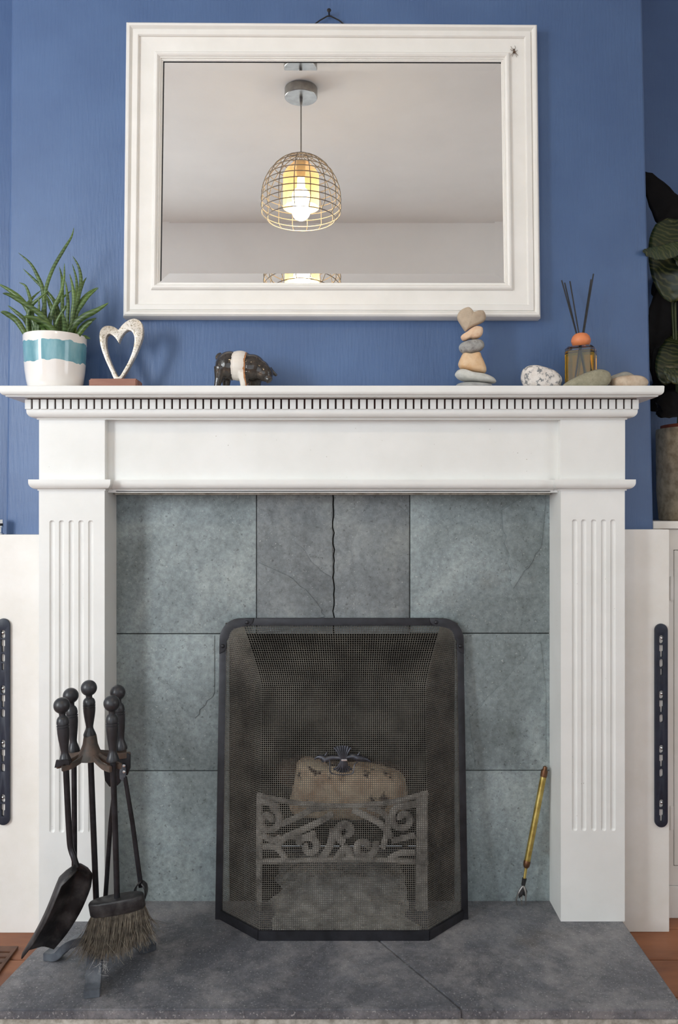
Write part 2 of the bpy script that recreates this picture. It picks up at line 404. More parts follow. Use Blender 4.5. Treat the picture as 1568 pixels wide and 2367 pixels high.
def pebble(name, outline, Y, half, mat, label, cat, group=None, power=0.5, bump=0.0, closed_n=5, parent=None):
    """a rounded stone: outline of px points at depth Y, half = half its depth in metres"""
    pts = smooth_path([P(x, y, Y) for x, y in outline], closed_n, True)
    c = sum(pts, Vector()) / len(pts); n = len(pts); mb = MB(); v = []; f = []; R = 9
    for i in range(R + 1):
        th = math.pi * i / R; tt = -math.cos(th); s_ = max(math.sin(th), 0.0) ** power
        for p in pts:
            q = c + (p - c) * (s_ if 0 < i < R else 0.02); q = Vector((q.x, Y + half * tt, q.z))
            if bump: q += (q - c).normalized() * bump * mnoise.noise(q * 45)
            v.append(q)
    for i in range(R):
        for j in range(n):
            a, b = i * n + j, i * n + (j + 1) % n; f.append((a, b, b + n, a + n))
    f += [tuple(range(n)), tuple(R * n + j for j in range(n - 1, -1, -1))]
    mb.add(v, f); o = mb.build(name, mat, parent, 180)
    return tag(o, label, cat, group) if label else o

# ------------------------------------------------------------------ the room shell
YB = 0.11          # face of the chimney breast
YA = 0.46          # back of the alcoves
OPL, OPR, OPT = PX(531, 0.10), PX(1051, 0.10), PZ(1466, 0.10)   # fire opening
m = MB()
zb = FLOOR
def xl_at(z):  # the breast's edges are a little out of plumb
    return PX(12, YB) + (z - PZ(1220, YB)) / (PZ(0, YB) - PZ(1220, YB)) * (PX(25, YB) - PX(12, YB))
def xr_at(z):
    return PX(1513, YB) + (z - PZ(1220, YB)) / (PZ(0, YB) - PZ(1220, YB)) * (PX(1487, YB) - PX(1513, YB))
R = 0.008
cols = [lambda z: (xl_at(z), YA), lambda z: (xl_at(z), YB + R), lambda z: (xl_at(z) + R * 0.3, YB + R * 0.3), lambda z: (xl_at(z) + R, YB),
        lambda z: (OPL, YB), lambda z: (OPR, YB), lambda z: (xr_at(z) - R, YB), lambda z: (xr_at(z) - R * 0.3, YB + R * 0.3), lambda z: (xr_at(z), YB + R), lambda z: (xr_at(z), YA)]
zs = [zb, OPT, PZ(600, YB), CEIL]
v = [(*c(z), z) for z in zs for c in cols]; f = []
for i in range(len(zs) - 1):
    for j in range(len(cols) - 1):
        if i == 0 and j == 4: continue
        a = i * len(cols) + j; f.append((a, a + 1, a + 1 + len(cols), a + len(cols)))
m.add(v, f); struct(m.build('wall_back', 'blue', smooth=60))
struct(MB().box(WL, xl_at(0) - 0.0, YA, YA + 0.05, FLOOR, CEIL).build('wall_back_left', 'blue'))
struct(MB().box(xr_at(0), WR, YA, YA + 0.05, FLOOR, CEIL).build('wall_back_right', 'blue'))
def holed_wall(axis, pos, thick, a0, a1, holes, name, mat):
    m = MB(); parts = []; c = a0
    for h0, h1, z0, z1 in holes:
        parts += [(c, h0, FLOOR, CEIL), (h0, h1, FLOOR, z0), (h0, h1, z1, CEIL)]; c = h1
    for (p, q, r, s_) in parts + [(c, a1, FLOOR, CEIL)]:
        if axis == 'x': m.box(pos, pos + thick, p, q, r, s_)
        else: m.box(p, q, pos, pos + thick, r, s_)
    return struct(m.build(name, mat))
holed_wall('x', WL, -0.15, WF, YA, [], 'wall_left', 'plaster')
holed_wall('x', WR, 0.15, WF, YA, [(-2.07, -1.13, 0.88, 2.12)], 'wall_right', 'plaster')
holed_wall('y', WF, -0.15, WL, WR, [(-3.05, -2.27, 0.92, 2.32), (-1.42, 0.52, 0.10, 2.02)], 'wall_front', 'plaster')
struct(MB().box(WL, WR, WF, YA, CEIL, CEIL + 0.05).build('ceiling', 'ceiling'))
def window(n, axis, pos, a0, a1, z0, z1):
    e = struct(empty('window_%d' % n, (pos, (a0 + a1) / 2, z0) if axis == 'x' else ((a0 + a1) / 2, pos, z0)))
    m = MB(); w = 0.05
    def bx(p, q, r, s_, d0, d1):
        if axis == 'x': m.box(pos + d0, pos + d1, p, q, r, s_)
        else: m.box(p, q, pos + d0, pos + d1, r, s_)
    mid = (a0 + a1) / 2; zm = (z0 + z1) / 2
    for q in ((a0, a1, z0, z0 + w), (a0, a1, z1 - w, z1), (a0, a0 + w, z0, z1), (a1 - w, a1, z0, z1)): bx(*q, -0.03, 0.03)
    m.build('window_frame', 'white', e)
    m = MB(); bx(a0, a1, zm - 0.02, zm + 0.02, -0.02, 0.02); m.build('window_bar', 'white', e)
    m = MB(); bx(mid - 0.02, mid + 0.02, z0, z1, -0.02, 0.02); m.build('window_bar', 'white', e)
    m = MB(); bx(a0 + w, a1 - w, z0 + w, z1 - w, -0.003, 0.003); m.build('window_pane', 'pane', e)
window(1, 'y', WF - 0.10, -3.05, -2.27, 0.92, 2.32)
window(2, 'y', WF - 0.10, -1.42, 0.52, 0.10, 2.02)  # added fill window behind the camera, made tall to light the hearth
window(3, 'x', WR + 0.10, -2.07, -1.13, 0.88, 2.12)  # added fill window, there to brighten the front wall and right side
# floor: boards laid across the room
fl = struct(MB().box(WL, WR, WF, YA, FLOOR - 0.06, FLOOR - 0.022).build('floor', 'subfloor'))
yj = [0.46, 0.352, 0.218, 0.084, -0.048, -0.187]
while yj[-1] > WF: yj.append(yj[-1] - 0.134)
for i in range(len(yj) - 1):
    y1, y0 = yj[i] - 0.0022, max(yj[i + 1] + 0.0022, WF)
    if y1 - y0 > 0.01:
        MB().box(WL, WR, y0, y1, FLOOR - 0.022, FLOOR).build('plank', 'plank', fl, bevel=0.003, segs=1)
# fire recess
m = MB(); yb2 = 0.42
m.add([(OPL, YB, 0), (OPR, YB, 0), (OPR, YB, OPT), (OPL, YB, OPT), (OPL + .03, yb2, 0), (OPR - .03, yb2, 0), (OPR - .03, yb2, OPT + .05), (OPL + .03, yb2, OPT + .05)],
      [(0, 4, 7, 3), (1, 2, 6, 5), (4, 5, 6, 7), (3, 7, 6, 2)])
struct(m.build('wall_recess', 'soot'))

# ------------------------------------------------------------------ slate back panel tiles
YS = 0.098
sl = thing('slate_tiling', (0, YS, 0), 'blue-grey riven slate tiled panel inside the white fire surround', 'tiled panel')
def jag(p0, p1, n, amp, seed):
    rr = random.Random(seed); out = []
    for i in range(n + 1):
        q = i / n; x = p0[0] + (p1[0] - p0[0]) * q; y = p0[1] + (p1[1] - p0[1]) * q
        if 0 < i < n: x += rr.uniform(-amp, amp)
        out.append((x, y))
    return out
def tile(pts, mat, yoff):
    plate('slate_tile', [[(PX(x, YS), PZ(y, YS)) for x, y in pts]], YS + yoff, 0.011 - yoff, mat, sl, bevel=0.0012)
g = 0.8
xs = [258, 593, 771, 948, 1282]
crack = jag((771, 1128), (772, 1465), 26, 2.2, 3)
tile([(xs[0], 1128), (xs[1] - g, 1128), (xs[1] - g, 1464), (xs[0], 1464)], 'slate', 0)
tile([(xs[1] + g, 1128)] + [(x - 1.3, y) for x, y in crack] + [(xs[1] + g, 1465)], 'slate2', 0.0008)
tile([(x + 1.3, y) for x, y in crack] + [(xs[3] - g, 1465), (xs[3] - g, 1128)], 'slate2', 0.0)
tile([(xs[3] + g, 1128), (xs[4], 1128), (xs[4], 1463), (xs[3] + g, 1463)], 'slate', 0.0006)
tile([(xs[0], 1466), (530, 1466), (530, 1781), (xs[0], 1781)], 'slate', 0.0006)
tile([(1052, 1465), (xs[4], 1465), (xs[4], 1780), (1052, 1780)], 'slate', 0.0)
tile([(xs[0], 1783), (530, 1783), (530, 2088), (xs[0], 2088)], 'slate', 0.0)
tile([(1052, 1782), (xs[4], 1782), (xs[4], 2088), (1052, 2088)], 'slate', 0.0008)
MB().box(PX(258, YS), OPL, YS + 0.006, YB, 0.0, PZ(1128, YS)).box(OPR, PX(1282, YS), YS + 0.006, YB, 0.0, PZ(1128, YS)).box(OPL, OPR, YS + 0.006, YB, OPT, PZ(1128, YS)).build('grout', 'soot', sl)
# raised cleft flakes on the slate (thin proud layers)
def flake(pts, mat, proud):
    plate('cleft_layer', [[(PX(x, YS), PZ(y, YS)) for x, y in pts]], YS - proud * 2.0, proud * 2.0 + 0.002, mat, sl, bevel=0.0004)
flake(jag((596, 1170), (668, 1226), 8, 5, 1) + jag((668, 1226), (716, 1290), 8, 5, 2) + jag((716, 1290), (768, 1338), 8, 5, 4) + [(768, 1140), (596, 1140)], 'slate2', 0.0012)
flake(jag((664, 1330), (706, 1362), 6, 4, 6) + jag((706, 1362), (752, 1424), 8, 4, 5) + [(640, 1462), (598, 1462), (598, 1300)], 'slate2', 0.0010)
flake(jag((812, 1262), (828, 1462), 14, 3, 8) + [(945, 1462), (945, 1190), (905, 1150), (860, 1150)], 'slate2', 0.0009)
flake(jag((1160, 1180), (1186, 1360), 12, 5, 9) + jag((1186, 1360), (1252, 1262), 10, 5, 10) + [(1262, 1150), (1220, 1142)], 'slate', 0.0010)
flake(jag((1085, 1660), (1180, 1560), 10, 4, 12) + jag((1180, 1560), (1250, 1480), 8, 5, 13) + [(1262, 1600), (1262, 1760), (1100, 1770)], 'slate', 0.0009)
flake(jag((360, 1560), (450, 1660), 10, 6, 14) + jag((450, 1660), (496, 1600), 6, 4, 15) + [(496, 1470), (400, 1470)], 'slate', 0.0009)

# ------------------------------------------------------------------ hearth
XHR = PX(1441, 0)
he = thing('slate_hearth', (0, -0.1, FLOOR), 'wide dark slate hearth slab on a mortar bed under the fireplace', 'hearth')
YHF = -0.328
cutf, cutb = (0.235, YHF), (-0.02, 0.10)
def slab(poly, z0, z1, name, mat, bevel):
    m = MB(); n = len(poly)
    m.add([(x, y, z0) for x, y in poly] + [(x, y, z1) for x, y in poly],
          [tuple(range(n - 1, -1, -1)), tuple(range(n, 2 * n))] + [(i, (i + 1) % n, n + (i + 1) % n, n + i) for i in range(n)])
    return m.build(name, mat, he, bevel=bevel)
XL0, XL1 = PX(143, 0), -0.690
def cutx(y): return cutb[0] + (y - cutb[1]) / (cutf[1] - cutb[1]) * (cutf[0] - cutb[0])
slab([(XL1, YHF), (cutf[0] - 0.0005, YHF), (cutx(0.10) - 0.0005, 0.10), (XL0 + 0.01, 0.10), (XL0, 0.0), (-0.664, -0.15)], -0.020, 0, 'slate_slab', 'hearth', 0.003)
slab([(cutf[0] + 0.0005, YHF), (XHR + 0.002, YHF), (XHR, 0.10), (cutx(0.10) + 0.0005, 0.10)], -0.020, 0, 'slate_slab', 'hearth', 0.003)
slab([(OPL, 0.10), (OPR, 0.10), (OPR - 0.02, 0.42), (OPL + 0.02, 0.42)], -0.02, -0.001, 'recess_floor', 'soot', 0)
slab([(XL1 + 0.012, YHF + 0.006), (XHR - 0.006, YHF + 0.006), (XHR - 0.006, 0.09), (XL0 + 0.02, 0.09), (XL0 + 0.014, 0.0)], FLOOR, -0.0201, 'mortar_bed', 'mortar', 0)

# ------------------------------------------------------------------ fire surround
su = thing('fire_surround', (0, 0.05, 0), 'white painted wooden fire surround with fluted pilasters and dentil mantelshelf', 'fireplace')
XA, XB = PX(90), PX(1446)              # outer edges
ZB = PZ(970)                           # underside of the bed mould
YBK = 0.1095
def pilaster(x0, x1, flutes, zt, zf0, zf1, rad):
    """shaft with real hollow flutes (heightfield front), sides and back"""
    dep = 0.0042; xs = {x0, x1}
    for c in flutes:
        for i in range(-6, 7): xs.add(c + rad * math.sin(i / 6 * math.pi / 2))
        xs.add(c - rad * 1.04); xs.add(c + rad * 1.04)
    xs = sorted(xs); zs = {0.0, zt}
    for i in range(9):
        q = rad * (1 - math.cos(i / 8 * math.pi / 2)); zs.add(zf0 + q); zs.add(zf1 - q)
    zs.add(zf0 - 0.001); zs.add(zf1 + 0.001); zs = sorted(zs)
    def h(x, z):
        for c in flutes:
            dx = abs(x - c)
            if dx < rad:
                dz = max(zf0 + rad - z, z - (zf1 - rad), 0); r2 = dx * dx + dz * dz
                if r2 < rad * rad: return dep * math.sqrt(1 - r2 / rad / rad)
        return 0.0
    v = [(x, h(x, z), z) for z in zs for x in xs]; n = len(xs); f = []
    for i in range(len(zs) - 1):
        for j in range(n - 1): f.append((i * n + j, i * n + j + 1, (i + 1) * n + j + 1, (i + 1) * n + j))
    m = MB().add(v, f)
    for xx in (x0, x1):
        k = len(zs); m.add([(xx, 0, z) for z in zs] + [(xx, YBK, z) for z in zs], [(i, i + 1, k + i + 1, k + i) for i in range(k - 1)])
    return m.build('pilaster', 'white', su, smooth=28)
ZCT, ZCB = PZ(1109), PZ(1134)
pilaster(XA, PX(242), [PX(q) for q in (120.5, 142.5, 165, 187.5, 210)], ZCB + 0.004, PZ(1925), PZ(1203), 0.0062)
pilaster(PX(1297), PX(1445), [PX(q) for q in (1329, 1350, 1373, 1396, 1417.5)], ZCB + 0.004, PZ(1921), PZ(1201), 0.0062)
MB().box(XA, XL0 - 0.002, 0.0, YBK, FLOOR, 0.0).build('pilaster_foot', 'white', su)
MB().box(XA, PX(243), 0, YBK, ZCT - 0.004, ZB + 0.004).build('pilaster_block', 'white', su, bevel=0.0008)
MB().box(PX(1296), XB, 0, YBK, ZCT - 0.004, ZB + 0.004).build('pilaster_block', 'white', su, bevel=0.0008)
YFZ = 0.0225
MB().box(PX(243), PX(1296), YFZ, YBK - 0.002, ZCB - 0.004, ZB + 0.004).build('frieze', 'white', su)
def ovolo(z0, z1, o0, o1, fil=0.003, n=7):
    """bottom fillet, quarter round swelling outwards, then vertical face"""
    p = [(o0, z0), (o0 + 0.0025, z0), (o0 + 0.0025, z0 + fil)]
    r = min(o1 - o0 - 0.0025, (z1 - z0) * 0.6)
    for i in range(n + 1):
        a = math.pi / 2 * i / n
        p.append((o1 - r + r * math.sin(a), z0 + fil + r * (1 - math.cos(a))))
    p.append((o1, z1)); return p
MB().layers(XA, PX(242), 0, YBK, ovolo(ZCB, ZCT, 0.0, 0.018)).build('collar', 'white', su, smooth=30)
MB().layers(PX(1297), PX(1446), 0, YBK, ovolo(ZCB, ZCT, 0.0, 0.018)).build('collar', 'white', su, smooth=30)
MB().layers(PX(262), PX(1279), YFZ, YBK - 0.004, [(0 if False else o * 0 + 0, z) for o, z in [(0, ZCB - 0.002), (0, ZCB)]]).build('header_lip', 'white', su)
m = MB(); pr = ovolo(ZCB, ZCT, 0.0, 0.018)
v = [(PX(255), YFZ - o, z) for o, z in pr] + [(PX(1285), YFZ - o, z) for o, z in pr]; n = len(pr)
v += [(PX(255), YFZ + 0.02, ZCB), (PX(255), YFZ + 0.02, ZCT), (PX(1285), YFZ + 0.02, ZCB), (PX(1285), YFZ + 0.02, ZCT)]
m.add(v, [(i, i + 1, n + i + 1, n + i) for i in range(n - 1)] + [(0, n, 2 * n + 2, 2 * n), (n - 1, 2 * n + 1, 2 * n + 3, 2 * n - 1)])
m.build('header_moulding', 'white', su, smooth=30)
MB().box(PX(268, 0.08), PX(1270, 0.08), 0.070, YS + 0.004, PZ(1144, 0.09), ZCB - 0.003).build('packing_strip', 'mortar', su)
# bed mould, dentil band, shelf
ZD0, ZD1 = PZ(946, -0.023), PZ(921, -0.023)
MB().layers(XA, XB, 0, YBK, ovolo(ZB, ZD0 + 0.001, 0.001, 0.021, 0.003)).build('bed_mould', 'white', su, smooth=30)
OD = 0.019
MB().layers(XA, XB, 0, YBK, [(OD, ZD0), (OD, ZD1)]).build('dentil_band', 'dent_gap', su)
xd0, xd1 = XA - 0.023, XB + 0.023
ND = 79; pitch = (xd1 - xd0 + 0.0035) / ND; wd = pitch - 0.0042
dm = None
for i in range(ND):
    x = xd0 + i * pitch + wd / 2
    if dm is None:
        o = MB().box(-wd / 2, wd / 2, -0.0055, 0.002, 0, ZD1 - ZD0 - 0.0025).build('dentil', 'white', None, bevel=0.0005, segs=1); dm = o.data
        o.parent = su
    else:
        o = bpy.data.objects.new('dentil', dm); COL.objects.link(o); o.parent = su
    o.matrix_parent_inverse = Matrix.Translation(-Vector(su.location))
    o.location = (x, -OD, ZD0 + 0.0005 * random.random())
ds = None
for k in range(6):
    for sx_ in (-1, 1):
        yy = -OD + 0.012 + k * pitch
        if ds is None:
            o = MB().box(-0.0055, 0.0055, -wd / 2, wd / 2, 0, ZD1 - ZD0 - 0.0025).build('dentil', 'white', None, bevel=0.0005, segs=1); ds = o.data; o.parent = su
        else:
            o = bpy.data.objects.new('dentil', ds); COL.objects.link(o); o.parent = su
        o.matrix_parent_inverse = Matrix.Translation(-Vector(su.location))
        o.location = ((XA - OD) if sx_ < 0 else (XB + OD), yy, ZD0)
ZS0, ZS = ZD1, PZ(891, -0.065)
pr = [(0.050, ZS0), (0.0545, ZS0), (0.0545, ZS0 + 0.002)]
for i in range(8):
    a = math.pi / 2 * i / 7; pr.append((0.0545 + 0.0095 * math.sin(a), ZS0 + 0.002 + 0.0095 * (1 - math.cos(a))))
pr += [(0.0645, ZS - 0.002), (0.0635, ZS - 0.0005), (0.0625, ZS)]
MB().layers(XA, XB, 0, YBK, pr).build('mantel_shelf', 'white', su, smooth=30)

# ------------------------------------------------------------------ white boards and cabinet either side
YT = 0.068
struct(MB().box(-1.15, XA + 0.002, YT - 0.004, YBK + 0.02, FLOOR, PZ(1236, YT)).build('trim_1', 'white_soiled', bevel=0.001))
struct(MB().box(XB - 0.002, PX(1548, YT), YT, 0.134, FLOOR, PZ(1224, YT)).build('trim_2', 'white_soiled', bevel=0.001))
YC = 0.136
ca = thing('alcove_cabinet', (1.1, YC, FLOOR), 'white painted alcove cupboard to the right of the fireplace', 'cupboard')
ZTP = PZ(1205, 0.12)
x0c, x1c = xr_at(0.9) + 0.002, 1.75
xdr0, xdr1, zdr0, zdr1 = PX(1559, YC), 1.24, PZ(2000, YC), PZ(1272, YC)
MB().box(x0c, x1c, YC + 0.02, YA - 0.002, FLOOR + 0.0, ZTP - 0.02).build('body', 'white_soiled', ca)
MB().box(x0c, xdr0 - 0.0015, YC, YC + 0.02, FLOOR + 0.08, ZTP - 0.02).build('stile', 'white_soiled', ca)
MB().box(xdr0 - 0.0015, x1c, YC, YC + 0.02, zdr1 + 0.0015, ZTP - 0.02).build('top_rail', 'white_soiled', ca)
MB().box(xdr0 - 0.0015, x1c, YC, YC + 0.02, FLOOR + 0.08, zdr0 - 0.0015).build('bottom_rail', 'white_soiled', ca)
MB().box(x0c, x1c, YC - 0.003, YC + 0.02, FLOOR, FLOOR + 0.079).build('plinth', 'white_soiled', ca, bevel=0.001)
MB().box(x0c, x1c, YC - 0.012, YA - 0.002, ZTP - 0.0185, ZTP).build('top', 'white_soiled', ca, bevel=0.001)
dr = MB().box(xdr0, xdr1, YC - 0.001, YC + 0.017, zdr0, zdr1).build('door', 'white_soiled', ca, bevel=0.001)
for yy in (1890, 1360):
    h = MB().box(PX(1549, YC), PX(1557, YC), YC - 0.004, YC, PZ(yy + 28, YC), PZ(yy - 28, YC)).build('hinge', 'white_soiled', dr, bevel=0.001)

# slotted black bracket strips screwed to the boards
def slotted(x0, x1, y0, y1, Y, label):
    cxp = (x0 + x1) / 2; r = (x1 - x0) / 2
    e = thing('bracket_strip', P(cxp, y1, Y), label, 'bracket')
    q = lambda x, y: (PX(x, Y), PZ(y, Y))
    outer = [q(cxp + r * math.cos(a), y0 + r - r * math.sin(a)) for a in [math.pi * i / 12 for i in range(13)]] + \
            [q(cxp - r * math.cos(a), y1 - r + r * math.sin(a)) for a in [math.pi * i / 12 for i in range(13)]]
    def slot(cy, hw, hh):
        return [q(cxp + hw * math.cos(a), cy - (hh - hw) - hw * math.sin(a)) for a in [math.pi * i / 8 for i in range(9)]] + \
               [q(cxp - hw * math.cos(a), cy + (hh - hw) + hw * math.sin(a)) for a in [math.pi * i / 8 for i in range(9)]]
    def key(cy): return [q(cxp - 4.6, cy - 14), q(cxp + 4.6, cy - 14), q(cxp + 4.6, cy), q(cxp + 2.6, cy + 1), q(cxp + 2.6, cy + 14), q(cxp - 2.6, cy + 14), q(cxp - 2.6, cy + 1), q(cxp - 4.6, cy)]
    holes = []; scr = []
    for k, yy in enumerate((0, 128, 254, 380)):
        s0 = y0 + 36 + yy
        holes += [slot(s0, 4.6, 9.5), key(s0 + 27)]; scr.append(s0 - 3)
        if k < 3: holes.append(slot(s0 + 55, 4.2, 9.5))
        if k == 0: holes.append([q(cxp - 2.4, s0 + 68), q(cxp + 2.4, s0 + 68), q(cxp + 2.4, s0 + 83), q(cxp - 2.4, s0 + 83)])
    plate('plate', [outer] + holes, Y, 0.007, 'strip', e, bevel=0.0012)
    for sy in scr:
        m = MB().lathe([(0.0, 0), (0.0036, 0), (0.0036, 0.0012), (0.0022, 0.0026), (0.0007, 0.0029), (0.0, 0.0022)], P(cxp, sy, Y + 0.0055), (0, -1, 0), 14)
        m.build('screw', 'chrome', e)
M['strip'] = simple('black_plastic_strip', (30, 36, 50), (40, 47, 62), 30, 0.45)
slotted(1515, 1545, 1442, 1913, YT - 0.007, 'black slotted bracket strip on the white board right of the fireplace')
slotted(-9, 22, 1430, 1908, YT - 0.011, 'black slotted bracket strip at the left picture edge')
# chrome pipe fitting on the left board
YV = 0.085
vz = PZ(1236, YT); vx = PX(-4, YV)
e = thing('pipe_fitting', (vx, YV, vz), 'small chrome pipe fitting standing on the left white board', 'pipe fitting')
MB().lathe([(0.0125, 0), (0.0125, 0.003), (0.010, 0.005), (0.010, 0.017), (0.012, 0.018), (0.012, 0.021)], (vx, YV, vz), n=18).build('body', 'chrome', e)
MB().lathe([(0.011, 0.021), (0.011, 0.027)], (vx, YV, vz), n=18).build('collar', 'black', e)
MB().lathe([(0.0122, 0.027), (0.0122, 0.036), (0.010, 0.038), (0.0, 0.0385)], (vx, YV, vz), n=6).build('nut', 'chrome', e)
# floor vent
vy = -0.075; vxa = PX(34, vy) - 0.02
e = thing('floor_vent', (vxa - 0.09, vy, FLOOR), 'brown slotted floor vent beside the hearth at lower left', 'vent')
holes = []
for k in range(5):
    for c in range(4):
        hx = vxa - 0.030 - c * 0.052; hy = vy + 0.045 - k * 0.022
        holes.append([(hx - 0.021, hy - 0.004), (hx + 0.021, hy - 0.004), (hx + 0.021, hy + 0.004), (hx - 0.021, hy + 0.004)])
plate('grille', [[(vxa - 0.25, vy - 0.07), (vxa, vy - 0.07), (vxa, vy + 0.07), (vxa - 0.25, vy + 0.07)]] + holes, 0, 0.006, 'vent', e, bevel=0.001,
      tf=lambda p: Vector((p.x, p.z, FLOOR + 0.0065 - p.y)))

# ------------------------------------------------------------------ mirror
YM = 0.088
mi = thing('wall_mirror', (PX(768, YM), YB, PZ(735, YM)), 'large white moulded-frame mirror hanging on the blue chimney breast', 'mirror')
oc = [(291, 51), (1243, 57), (1251, 735), (284, 733)]
ic = [(376, 138), (1160, 140), (1167, 651), (369, 650)]
prof = [(0.0, YB - 0.001), (0.0, 0.084), (0.03, 0.0765), (0.07, 0.073), (0.12, 0.0735), (0.165, 0.078), (0.18, 0.0805), (0.20, 0.0805), (0.205, 0.077), (0.28, 0.0765),
        (0.34, 0.0765), (0.365, 0.0795), (0.37, 0.0835), (0.40, 0.0838), (0.76, 0.0838), (0.785, 0.0780), (0.82, 0.0755), (0.865, 0.0752), (0.90, 0.078),
        (0.915, 0.0815), (0.94, 0.0812), (0.945, 0.0845), (0.975, 0.0845), (0.98, 0.0865), (1.0, 0.0868), (1.0, YB - 0.001)]
PM = lambda q, Y: Vector((PX(q[0], 0.08), Y, PZ(q[1], 0.08)))
for s_ in range(4):
    a, b = s_, (s_ + 1) % 4; v = []
    for k in (a, b):
        for u, Y in prof: v.append(PM((oc[k][0] + (ic[k][0] - oc[k][0]) * u, oc[k][1] + (ic[k][1] - oc[k][1]) * u), Y))
    n = len(prof)
    m = MB().add(v, [(i, (i + 1) % n, n + (i + 1) % n, n + i) for i in range(n)] + [tuple(range(n)), tuple(range(2 * n - 1, n - 1, -1))])
    m.build('frame_rail', 'frame_white', mi, smooth=24)
gi = [(396, 158), (1141, 160), (1147, 631), (389, 630)]
ge = [(372, 134), (1164, 136), (1171, 655), (365, 654)]
gl = MB().add([PM(q, YM) for q in gi], [(0, 1, 2, 3)]).add([PM(q, YM + 0.004) for q in gi], [(3, 2, 1, 0)]).build('mirror_glass', 'mirror', mi, smooth=0)
tl = [math.radians(2.1), math.radians(1.0), math.radians(6.0), math.radians(1.0)]
for s_ in range(4):
    a, b = s_, (s_ + 1) % 4
    off = 0.024 * 1.93 / 1.85 * math.tan(tl[s_])
    MB().add([PM(gi[a], YM), PM(gi[b], YM), PM(ge[b], YM - off), PM(ge[a], YM - off)], [(0, 1, 2, 3)]).build('bevel', 'mirror', gl, smooth=0)
for a, b, w_ in ((0, 1, 2.6), (3, 0, 2.6)):  # black strips stand in for the shadow line inside the top and left rails
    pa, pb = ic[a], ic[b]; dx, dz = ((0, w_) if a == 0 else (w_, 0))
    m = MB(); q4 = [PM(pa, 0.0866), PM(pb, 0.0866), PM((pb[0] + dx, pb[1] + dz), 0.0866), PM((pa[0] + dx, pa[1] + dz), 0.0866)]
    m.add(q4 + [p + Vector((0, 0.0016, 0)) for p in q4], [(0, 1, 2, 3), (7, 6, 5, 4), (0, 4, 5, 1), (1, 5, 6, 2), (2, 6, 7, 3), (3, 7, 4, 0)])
    m.build('rebate_shadow', 'cord', mi, smooth=0)
# cord and nail
npt = Vector((PX(761, 0.10), YB - 0.012, PZ(31, 0.10)))
MB().tube([P(722, 60, 0.1), P(740, 47, 0.1), npt + Vector((-0.004, 0.003, -0.006)), npt + Vector((0.004, 0.003, -0.006)), P(784, 47, 0.1), P(800, 60, 0.1)], 0.0016, 8).build('hanging_cord', 'cord', mi)
nl = MB().lathe([(0.002, -0.012), (0.002, 0.008), (0.0048, 0.009), (0.0052, 0.0105), (0.003, 0.0125), (0.0, 0.0128)], npt, (0, -1, 0), 14).build('hook_nail', 'black', mi)

# spider on the frame
sp = thing('spider', P(1189, 118, 0.083), 'small brown spider on the upper right of the mirror frame', 'spider')
YSP = 0.0820
MB().ball(P(1188.5, 114.5, YSP), 0.0022, 10, sc=(0.8, 0.8, 1)).ball(P(1189.2, 120, YSP), 0.0032, 12, sc=(0.75, 0.8, 1.1)).build('body', 'spider', sp, 180)
for x1, y1, x2, y2, x3, y3 in ((1187.6, 116, 1183.8, 112, 1181.5, 107), (1189.6, 115.5, 1192, 111, 1190.6, 105.5), (1190.2, 117.5, 1194, 118.5, 1197, 115.5), (1187.4, 117.5, 1184, 117.2, 1180.5, 113.5),
                               (1187.6, 119, 1184.5, 125, 1181.8, 128.5), (1188, 120, 1186, 127, 1184.6, 131), (1190.6, 119, 1194.5, 124.5, 1198, 128.5), (1190.2, 120, 1193.6, 127, 1195, 132.5)):
    MB().tube([P(x1, y1, YSP), P(x2, y2, YSP - 0.0028), P(x3, y3, YSP + 0.0015)], [0.0006, 0.0005, 0.0003], 6).build('leg', 'spider', sp)

# ------------------------------------------------------------------ pendant lamp (seen in the mirror)
LX, LY = -0.152, -1.174
la = thing('pendant_lamp', (LX, LY, CEIL), 'wire cage pendant lamp with glowing bulb reflected in the mirror', 'pendant lamp')
MB().lathe([(0.064, 0), (0.0655, -0.003), (0.0655, -0.036), (0.064, -0.038), (0.0, -0.0385)], (LX, LY, CEIL - 0.0005), n=40).build('canopy', 'steel', la)
MB().lathe([(0.007, -0.038), (0.0065, -0.05), (0.0045, -0.068), (0.0, -0.069)], (LX, LY, CEIL), n=14).build('cord_grip', 'steel', la)
ZL = 2.118
cage = [(0.136, 0.0), (0.1585, 0.026), (0.1595, 0.052), (0.1595, 0.078), (0.157, 0.104), (0.151, 0.130), (0.141, 0.156), (0.127, 0.181), (0.107, 0.206), (0.080, 0.229), (0.045, 0.247), (0.014, 0.254)]
MB().tube([(LX, LY, CEIL - 0.06), (LX, LY, ZL + 0.25)], 0.0024, 8).build('flex', 'cable', la)
ct = empty('wire_cage', (LX, LY, ZL)); attach(ct, la); ct.location = (LX, LY, ZL)
m0 = []
def torus(c, r, tr, n=56):
    pts = [c + Vector((math.cos(2 * math.pi * i / n) * r, math.sin(2 * math.pi * i / n) * r, 0)) for i in range(n + 1)]
    return MB().tube(pts, tr, 6, cap=False)
for r, h in cage:
    o = torus(Vector((LX, LY, ZL + h)), r, 0.0019).build('ring', 'cage_wire', la)
for k in range(16):
    a = 2 * math.pi * (k + 0.3) / 16
    MB().tube(smooth_path([(LX + r * math.cos(a), LY + r * math.sin(a), ZL + h) for r, h in cage], 3), 0.0017, 6).build('rib', 'cage_wire', la)
bpy.data.objects.remove(ct)
m = MB(); pr_ = [(0.072, 0.045), (0.072, 0.175), (0.060, 0.195), (0.034, 0.222), (0.012, 0.232)]
n = 32; v = []; f = []
for r, h in pr_: v += [(LX + r * math.cos(2 * math.pi * j / n), LY + r * math.sin(2 * math.pi * j / n), ZL + h) for j in range(n)]
